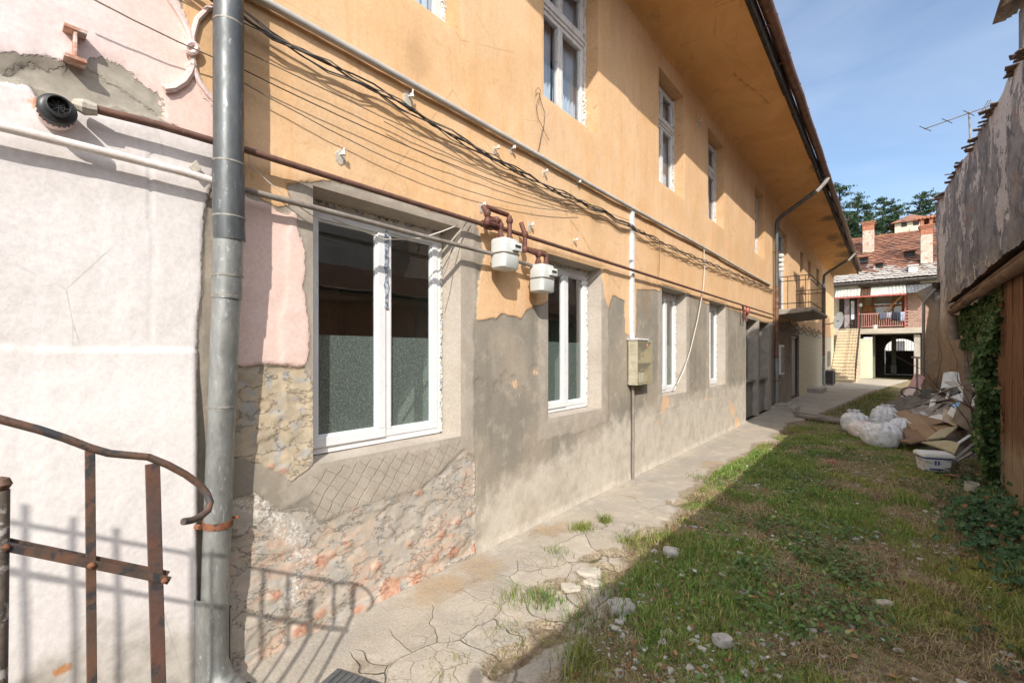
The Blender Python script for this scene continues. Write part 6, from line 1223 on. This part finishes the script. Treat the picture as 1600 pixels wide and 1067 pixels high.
o = bpy.data.objects['window_frame']; b = MB(); c4 = [at(1484, 634, 11.0), at(1504, 648, 10.3), at(1512, 642, 10.6), at(1500, 628, 11.2)]
for i in range(4): b.bar(c4[i]-Vector((0, .02, 0)), c4[(i+1) % 4]-Vector((0, .02, 0)), .035, .04)
b.build('border', M['door_grey'], o)
sheet('white_panel', 'white sink like panel under the blue pane', 'panel', [at(1482, 652, 10.4), at(1500, 664, 9.9), at(1510, 656, 10.1), at(1488, 640, 10.8)], 'white_plastic', .06, 'white panels on the heap', .03, 9)
sheet('white_panel', 'white panel topmost right on the heap beside the ivy', 'panel', [at(1514, 632, 11.4), at(1534, 640, 11.0), at(1536, 622, 11.8), at(1526, 618, 12.0)], 'white_plastic', .03, 'white panels on the heap', .02, 10)
sheet('white_panel', 'white panel leaning left of the topmost panel', 'panel', [at(1486, 622, 12.2), at(1506, 632, 11.6), at(1516, 622, 12.0), at(1502, 616, 12.6)], 'white_plastic', .03, 'white panels on the heap', .02, 11)
sheet('white_panel', 'pale blue sheet at the back near the ivy', 'panel', [at(1512, 606, 14.0), at(1530, 612, 13.4), at(1542, 606, 13.6), at(1524, 600, 14.6)], 'awning', .03, 'white panels on the heap', .02, 12)
sheet('board', 'pale brown board upright at the right of the planks', 'board', [at(1474, 658, 10.6), at(1496, 668, 10.1), at(1500, 652, 10.3), at(1476, 638, 11.0)], 'timber_pale', .02, None, .01, 13)
PL = 'grey planks heaped behind the cardboard'; rr = random.Random(12)
ends = [((1426, 648, 11.5), (1476, 612, 13.6)), ((1430, 652, 11.3), (1482, 616, 13.4)), ((1436, 655, 11.2), (1488, 618, 13.0)), ((1442, 654, 11.2), (1478, 622, 12.9)), ((1448, 657, 11.0), (1490, 630, 12.2)), ((1432, 645, 11.9), (1466, 622, 13.2)), ((1446, 636, 12.3), (1484, 606, 14.2)), ((1452, 652, 11.2), (1494, 640, 11.8)), ((1460, 660, 10.9), (1480, 640, 11.6)), ((1422, 643, 12.2), (1452, 632, 12.8)), ((1455, 616, 13.6), (1496, 612, 13.8)), ((1440, 641, 12.0), (1470, 634, 12.4))]
pl_l = ['lowest grey plank at the front of the plank heap', 'grey plank second from the front of the heap', 'long grey plank lying over the front ones', 'grey plank in the middle of the heap', 'short grey plank sloping toward the blue pane', 'left grey plank at the rear of the heap', 'long pale plank sloping highest over the heap', 'thin grey plank nearly level before the blue pane', 'small grey plank standing against the white panel', 'leftmost short plank touching the cardboard', 'level plank lying at the back of the heap', 'short level plank under the long pale one']
for k, (a, c) in enumerate(ends):
    b = MB(); b.bar(at(*a), at(*c), rr.uniform(.07, .13), .025, (rr.uniform(-.3, .3), 0, 1)); o = b.build('plank', M['timber_pale' if k in (6, 10) else 'timber'], None, bevel=.003); tag(o, pl_l[k], 'plank', PL)
# mass of fine rubbish under it all
def heap(cx, cy, rx, ry, h, name, label, mat, seed):
    xs = np.linspace(-1, 1, 40); HX, HY = np.meshgrid(xs, xs, indexing='ij'); r2 = np.sqrt(HX**2+HY**2); HZ = h*sstep(1-r2, 0, .8)*(1+.9*fbm(HX*3+seed, HY*3, seed, 4))+.0-.06*sstep(r2, .8, 1)
    o = np_mesh(name, np.stack([HX*rx+cx, HY*ry+cy, HZ], -1).reshape(-1, 3), grid_faces(40, 40), M[mat], None, True); tag(o, label, 'rubble', None, 'stuff')
M['rubble_mix'] = mk('rubble_mix', (.13, .11, .09), (.24, .20, .16), 9, .95, .8, 30, .03, 0, (.34, .30, .26), 22, .55)
heap(3.45, 11.6, 1.35, 2.5, .42, 'rubble_heap', 'dark earth and rubbish under the planks and panels', 'rubble_mix', 3); heap(3.05, 17.0, .9, 3.0, .33, 'rubble_heap', 'lower rubbish heap stretching towards the archway', 'rubble_mix', 6)
rr = random.Random(77)
for k in range(26):
    px, py, Y = rr.uniform(1448, 1546), rr.uniform(604, 676), 0; Y = 10.2+(676-py)/72*3.6+rr.uniform(-.3, .3); p = at(px, py, Y); p.z = max(p.z, .12)
    L, W_ = rr.uniform(.25, .9), rr.uniform(.06, .28); Mx_ = Matrix.Translation(p) @ Euler((rr.uniform(-.6, .6), rr.uniform(-.5, .5), rr.uniform(0, 3.1))).to_matrix().to_4x4(); b = MB(); b.box(-L/2, L/2, -W_/2, W_/2, -.008, .008, Mx_, j=.006)
    kind = rr.choice(['white_plastic', 'timber', 'timber_pale', 'timber', 'pale_sheet', 'cardboard', 'door_grey', 'pale_sheet'])
    if kind == 'pale_sheet' and kind not in M: M[kind] = mk('pale_sheet', (.50, .49, .47), (.62, .60, .58), 6, .7, .1)
    o = b.build('scrap_board', M[kind], None, bevel=.002); nm = {'white_plastic': 'white plastic', 'timber': 'grey wooden', 'timber_pale': 'pale wooden', 'pale_sheet': 'dull white', 'cardboard': 'brown cardboard', 'door_grey': 'dark grey'}[kind]
    tag(o, nm+' scrap piece jumbled among the boards on the rubbish heap', 'scrap', nm+' scraps on the rubbish heap')
for k, (px, py, Y, w_, h_, lb) in enumerate([(1522, 645, 10.6, .34, .42, 'white curved basin tilted against the shed post on the heap'), (1508, 668, 9.8, .5, .3, 'grey plastic tub lying beside the ivy on the heap'), (1530, 668, 9.6, .3, .26, 'small dark bin half buried beside the ivy')]):
    p = at(px, py, Y); b = MB(); Mx_ = Matrix.Translation(p) @ Euler((.9-k*.3, .4-k*.5, .6+k)).to_matrix().to_4x4(); b.lathe([(0, 0), (w_*.35, 0), (w_*.46, h_*.5), (w_*.52, h_*.95), (w_*.56, h_), (w_*.5, h_*.97), (w_*.40, h_*.45), (0, .03)], (0, 0, 0), 'z', 18); b.v = [tuple(Mx_ @ Vector(q_)) for q_ in b.v]
    o = b.build('basin', M[['white_plastic', 'pipe_grey', 'black_plastic'][k]], None, True); tag(o, lb, 'basin')
# bucket
q = gp(1460, 741, .0); bk = thing('paint_bucket', 'square white paint bucket with blue band on the grass', 'bucket', (q.x, q.y, 0)); Mx = Matrix.Translation((q.x, q.y+.15, 0.01)) @ Matrix.Rotation(R(20), 4, 'Z')
def rrect(w_, d_, r, k=5):
    o = []
    for cx, cy, a0 in ((1, 1, 0), (-1, 1, 90), (-1, -1, 180), (1, -1, 270)):
        for i in range(k+1): a = R(a0+90*i/k); o.append((cx*(w_/2-r)+r*math.cos(a), cy*(d_/2-r)+r*math.sin(a)))
    return o
def loft(levels, wall=True):
    b = MB(); k = None
    for w_, d_, z in levels:
        pr = rrect(w_, d_, .035); k = len(pr); b.v += [Mx @ Vector((x, y, z)) for x, y in pr]
    for j in range(len(levels)-1):
        for i in range(k): b.f.append((j*k+i, j*k+(i+1) % k, (j+1)*k+(i+1) % k, (j+1)*k+i))
    b.f += [tuple(range(k))[::-1], tuple((len(levels)-1)*k+i for i in range(k))]; return b
def bucket_mat():
    m = NT('bucket_plastic'); P = m.xyz(); c = m.mix(m.mr(m.noise(6, 4), .35, .65), (.62, .63, .65), (.70, .70, .70)); c = m.mix(m.mr(m.noise(14, 5), .58, .64), c, (.45, .42, .38)); return m.done(c, .4)
loft([(.27, .22, 0), (.31, .25, .21)]).build('tub', bucket_mat(), bk, True); loft([(.345, .285, .205), (.345, .285, .235), (.32, .26, .24), (.32, .26, .25)]).build('lid', M['white_plastic'], bk, True)
bl = mk('bucket_blue', (.03, .05, .22), (.05, .08, .30), 6, .4, .05)
loft([(.3155, .2555, .180), (.3165, .2565, .198)]).build('label_band', bl, bk, True); loft([(.279, .229, .012), (.281, .231, .022)]).build('lower_band', bl, bk, True)
b = MB(); b.bar(Mx @ Vector((-.03, -.122, .105)), Mx @ Vector((-.03, -.1285, .16)), .016, .004, (0, 1, 0)); b.bar(Mx @ Vector((.0, -.122, .105)), Mx @ Vector((.0, -.1285, .16)), .016, .004, (0, 1, 0)); b.bar(Mx @ Vector((-.09, -.1175, .05)), Mx @ Vector((.05, -.1175, .05)), .003, .02); b.build('print', bl, bk)
b = MB(); b.tube([Mx @ Vector((-.172, 0, .19)), Mx @ Vector((-.19, -.1, .16)), Mx @ Vector((-.1, -.19, .14))], .004, 5); b.build('handle', M['iron_black'], bk)
# clutter right of the bucket
for k, (a, c, lb) in enumerate([((1478, 706, 8.6), (1516, 680, 9.2), 'thin white strip leaning into the ivy behind the bucket'), ((1484, 724, 8.0), (1526, 690, 8.8), 'grey metal strip leaning into the ivy behind the bucket'), ((1492, 722, 8.1), (1532, 700, 8.5), 'lower grey strip resting in the ivy near the bucket')]):
    b = MB(); b.bar(at(*a), at(*c), .04, .02); o = b.build('strip', M['white_plastic' if k == 0 else 'pipe_grey'], None, bevel=.003); tag(o, lb, 'strip', 'strips leaning into the ivy')
b = MB(); b.lathe([(0, 0), (.05, 0), (.06, .13), (.055, .13), (.046, .01)], (0, 0, 0), 'z', 14); o = b.build('plastic_cup', M['awning'], None, True); q = gp(1516, 775); o.location = (q.x, q.y, .02); o.rotation_euler = (.15, .1, 0); tag(o, 'clear grey plastic cup on the ground by the ivy', 'cup')
q = gp(1489, 748, .0); b = MB(); b.box(-.08, .08, -.05, .05, 0, .05, j=.01); o = b.build('brick', mk('red_brick', (.34, .11, .06), (.42, .17, .10), 12, .9), None, bevel=.006); o.location = (q.x, q.y, 0); o.rotation_euler = (0, .1, .4); tag(o, 'broken red brick on the ground right of the bucket', 'brick')
# white plastic chair, upturned at the back
t = thing('plastic_chair', 'grey white plastic chair seat standing upright at the back of the heap', 'chair', (3.3, 17, .3))
sheet('x', '', '', [at(1470, 607, 17), at(1502, 606, 17), at(1498, 583, 17.3), at(1474, 584, 17.3)], 'white_plastic', .03, None, .06, 14); o = bpy.data.objects['x']; o.name = 'backrest'; o.data.name = 'backrest'
for k_ in ('label', 'category'):
    if k_ in o: del o[k_]
o.parent = t; o.data.transform(Matrix.Translation((-3.3, -17, -.3)))
b = MB()
for a, c in (((1471, 607, 16.9), (1468, 620, 16.6)), ((1501, 606, 16.9), (1506, 620, 16.5))): b.tube([at(*a), at(*c)], .03, 6)
b.build('leg', M['white_plastic'], t)
b = MB(); P = [at(1476, 640, 12.2), at(1482, 612, 13), at(1494, 604, 13.3), at(1504, 612, 13.1), at(1508, 626, 12.4)]; b.tube(P, .025, 7); o = b.build('bent_pipe', M['white_plastic'], None, True); tag(o, 'bent white plastic pipe arching over the heap', 'pipe')
sheet('tarpaulin', 'faded pink tarpaulin crumpled by the archway end of the heap', 'tarpaulin', [at(1414, 612, 20), at(1436, 608, 19), at(1446, 590, 21), at(1430, 588, 22)], 'pink_paint', .02, None, .15, 15)
sheet('board', 'orange board lying at the archway end of the heap', 'board', [at(1408, 622, 17.5), at(1424, 622, 17), at(1434, 606, 19), at(1420, 606, 19.5)], 'stucco_pink', .03, None, .02, 16)
t = thing('sign_post', 'grey post standing in the heap before the archway', 'post', (2.9, 18, 0)); b = MB(); b.bar(at(1433, 620, 17.5), at(1433, 558, 17.5), .13, .05); b.bar(at(1424, 558, 17.5), at(1440, 559, 17.5), .05, .05); b.build('post', M['timber'], t)
t = thing('wheel_rim', 'round dark metal hoop leaning at the far end of the heap', 'hoop', (2.7, 17, .2)); b = MB(); c = at(1424, 613, 17.2); b.tube([c+Vector((.22*math.cos(a), .05*math.sin(a), .14*math.sin(a))) for a in np.linspace(0, 6.2832, 24)], .02, 6); b.build('hoop', M['iron_black'], t, True)
sheet('board', 'grey upright panel in the middle of the far heap', 'board', [at(1440, 622, 15.5), at(1456, 624, 15.2), at(1458, 610, 15.3), at(1444, 608, 15.6)], 'door_grey', .04, None, 0, 17)
b = MB(); rr = random.Random(44)
for k in range(34): p = Vector((rr.uniform(3.5, 4.0), rr.uniform(17, 23), .1)); twig(b, p, Vector((rr.uniform(-.3, .3), rr.uniform(-.3, .3), 1)), rr.uniform(.3, .65), .008, 2, rr)
o = b.build('dry_shrub', mk('dry_twigs', (.12, .075, .05), (.20, .13, .09), 10, .9), None); tag(o, 'brown leafless shrub along the foot of the tall wall', 'shrub')
for k, (x0, x1, y, lb) in enumerate([(.7, 2.0, 12.6, 'long timber lying across the yard behind the sacks'), (.6, 1.6, 13.1, 'short timber lying by the concrete step')]):
    b = MB(); b.bar((x0, y, .07), (x1, y-.7, .06), .14, .07); o = b.build('timber', M['timber'], None, bevel=.006); tag(o, lb, 'timber')

# ------------------------------------------------------------------ hill, trees and the house on it
def hill_h(x, y): return 26*sstep(y, 46, 150)*(1-.35*sstep(x, -20, 60))+fbm(x*.05, y*.05, 101, 4)*5*sstep(y, 46, 80)
hx = np.linspace(-160, 160, 90); hy = np.linspace(46, 240, 60); HX, HY = np.meshgrid(hx, hy, indexing='ij')
o = np_mesh('hill', np.stack([HX, HY, hill_h(HX, HY)-.3], -1).reshape(-1, 3), grid_faces(90, 60), mk('hill_ground', (.10, .085, .05), (.16, .13, .08), .08, .95, 0), None, True); tag(o, 'brown wooded hill behind the houses', None, None, 'structure')
def hh(x, y): return float(hill_h(np.array([x*1.]), np.array([y*1.]))[0])
M['needle'] = vcol('needle', .7, .15)
def pine(px, ptop, Y, spread, label, seed, lean=0, layers=9):
    p = yp(px, ptop, Y); x, z1 = p.x, p.z; z0 = hh(x, Y)-.3; H = z1-z0; r_ = np.random.default_rng(seed); rr_ = random.Random(seed)
    t = thing('pine_tree', label, 'tree', (x, Y, z0), 'pines on the hill'); b = MB(); b.tube([(x, Y, z0), (x+lean*.3, Y, z0+H*.5), (x+lean*.8, Y, z0+H*.96)], [.34, .24, .06], 8); PP = []
    for k in range(layers*4):
        f = .30+.70*(k/(layers*4)); a = rr_.uniform(0, 6.28); L = spread*(1.0-f)**.55*rr_.uniform(.55, 1.15)+.5; zb = z0+H*f*.985
        bx = x+lean*f*f; e = Vector((bx+L*math.cos(a), Y+L*math.sin(a), zb+L*rr_.uniform(-.05, .28))); b.tube([(bx, Y, zb), e], [.07, .025], 5, False)
        m_ = max(5, int(L*10)); tt = r_.random(m_)**.7; c = np.array([bx, Y, zb])[None]*(1-tt[:, None])+np.array(e[:])[None]*tt[:, None]; c = c+r_.normal(0, 1, (m_, 3))*np.array([.36, .36, .08])*(.55+.45*tt[:, None])*(spread/3.2)+[0, 0, .12]; PP.append(c)
    b.build('trunk', M['wood_dark'], t); PP = np.concatenate(PP); PP = np.repeat(PP, 11, 0)+r_.normal(0, 1, (len(PP)*11, 3))*np.array([.18, .18, .09]); global rng; rng = r_
    leaves(PP, r_.normal(0, 1, (len(PP), 3))+[0, 0, .5], (.22, .52), ((.022, .055, .03), (.05, .095, .042), (.11, .15, .065)), [(-.5, 0, 0), (0, .16, .02), (.5, 0, 0), (0, -.16, .02)], t, 'crown', 'needle', .12)
pine(1312, 284, 92, 4.6, 'tallest dark pine behind the eaves end', 1); pine(1340, 302, 96, 3.8, 'round pine second from the eaves on the hill', 2); pine(1372, 309, 94, 3.8, 'pine with flat top in the middle of the hill group', 3, 1.0)
pine(1398, 318, 90, 3.6, 'shorter broad pine between the middle pine and the leaning one', 4); pine(1414, 303, 98, 4.2, 'rightmost leaning pine with open flat crown', 5, 2.6); pine(1356, 326, 84, 3.4, 'low pine in front of the hill group', 6); pine(1326, 330, 86, 3.4, 'low pine close to the eaves end', 7)
def thicket(px, ptop, Y, r, label, seed, cols, n=22):
    p = yp(px, ptop, Y); z0 = hh(p.x, Y)-.3; rr_ = random.Random(seed); H = p.z-z0; r_ = np.random.default_rng(seed)
    t = thing('bare_tree', label, 'tree', (p.x, Y, z0), 'bare trees on the hill'); b = MB(); PP = []
    for k in range(n):
        base = Vector((p.x+rr_.uniform(-r, r)*.5, Y+rr_.uniform(-r, r)*.5, z0)); d = Vector((rr_.uniform(-.35, .35), rr_.uniform(-.35, .35), 1)).normalized(); L = H*rr_.uniform(.7, 1.0)
        e = base+d*L; b.tube([base, base+d*L*.5+Vector((rr_.uniform(-.2, .2), 0, 0)), e], [.10, .06, .02], 5)
        m_ = 160; tt = .35+.65*r_.random(m_); c = np.array(base[:])[None]*(1-tt[:, None])+np.array(e[:])[None]*tt[:, None]; PP.append(c+r_.normal(0, 1, (m_, 3))*np.array([.16, .16, .08])*H*.35*(1.15-tt[:, None]))
    PP = np.concatenate(PP); b.build('trunk', mk('bark_%d' % seed, cols[0], cols[1], 3, .9, 0), t)
    leaves(PP, r_.normal(0, 1, (len(PP), 3)), (.5, 1.1), (cols[0], cols[1]), [(-.5, 0, 0), (0, .022, 0), (.5, 0, 0), (0, -.022, 0)], t, 'twigs', 'needle')
thicket(1430, 332, 118, 4, 'hazy leafless brown tree right of the pines', 21, ((.20, .14, .13), (.28, .20, .18)), 16); thicket(1452, 330, 120, 4, 'hazy leafless brown tree behind the tall chimney', 22, ((.20, .14, .13), (.28, .20, .18)), 16)
thicket(1336, 352, 62, 1.6, 'yellow green leafless tree left of the first chimney', 23, ((.22, .20, .06), (.30, .27, .10)), 14); thicket(1318, 336, 66, 2.2, 'grey brown leafless tree behind the eaves end', 24, ((.17, .14, .11), (.24, .20, .16)), 16); thicket(1378, 352, 74, 2.4, 'brown leafless tree behind the roof ridge', 25, ((.14, .10, .09), (.20, .15, .12)), 16)
p0, p1 = yp(1398, 362, 84), yp(1440, 343, 84); hs = thing('hill_house', 'small cream house with orange roof up on the hill', 'house', ((p0.x+p1.x)/2, 86, p0.z))
b = MB(); b.box(p0.x, p1.x+1, 84, 90, p0.z-8, p1.z-.1); b.build('wall', M['cream'], hs)
b = MB(); rz_ = p1.z-.1; b.add([(p0.x-.5, 83.5, rz_), (p1.x+1.5, 83.5, rz_), (p1.x+1.5, 90.5, rz_), (p0.x-.5, 90.5, rz_), (p0.x+1.5, 87, rz_+1.6), (p1.x-.8, 87, rz_+1.6)], [(0, 1, 5, 4), (1, 2, 5), (2, 3, 4, 5), (3, 0, 4), (0, 3, 2, 1)]); b.build('roof', M['roof_tile'], hs)
for k in range(4):
    b = MB(); xx = p0.x+.7+k*1.25; b.box(xx, xx+.6, 83.96, 84, p0.z+.5, p0.z+1.4); b.build('window', M['door_dark'], hs)
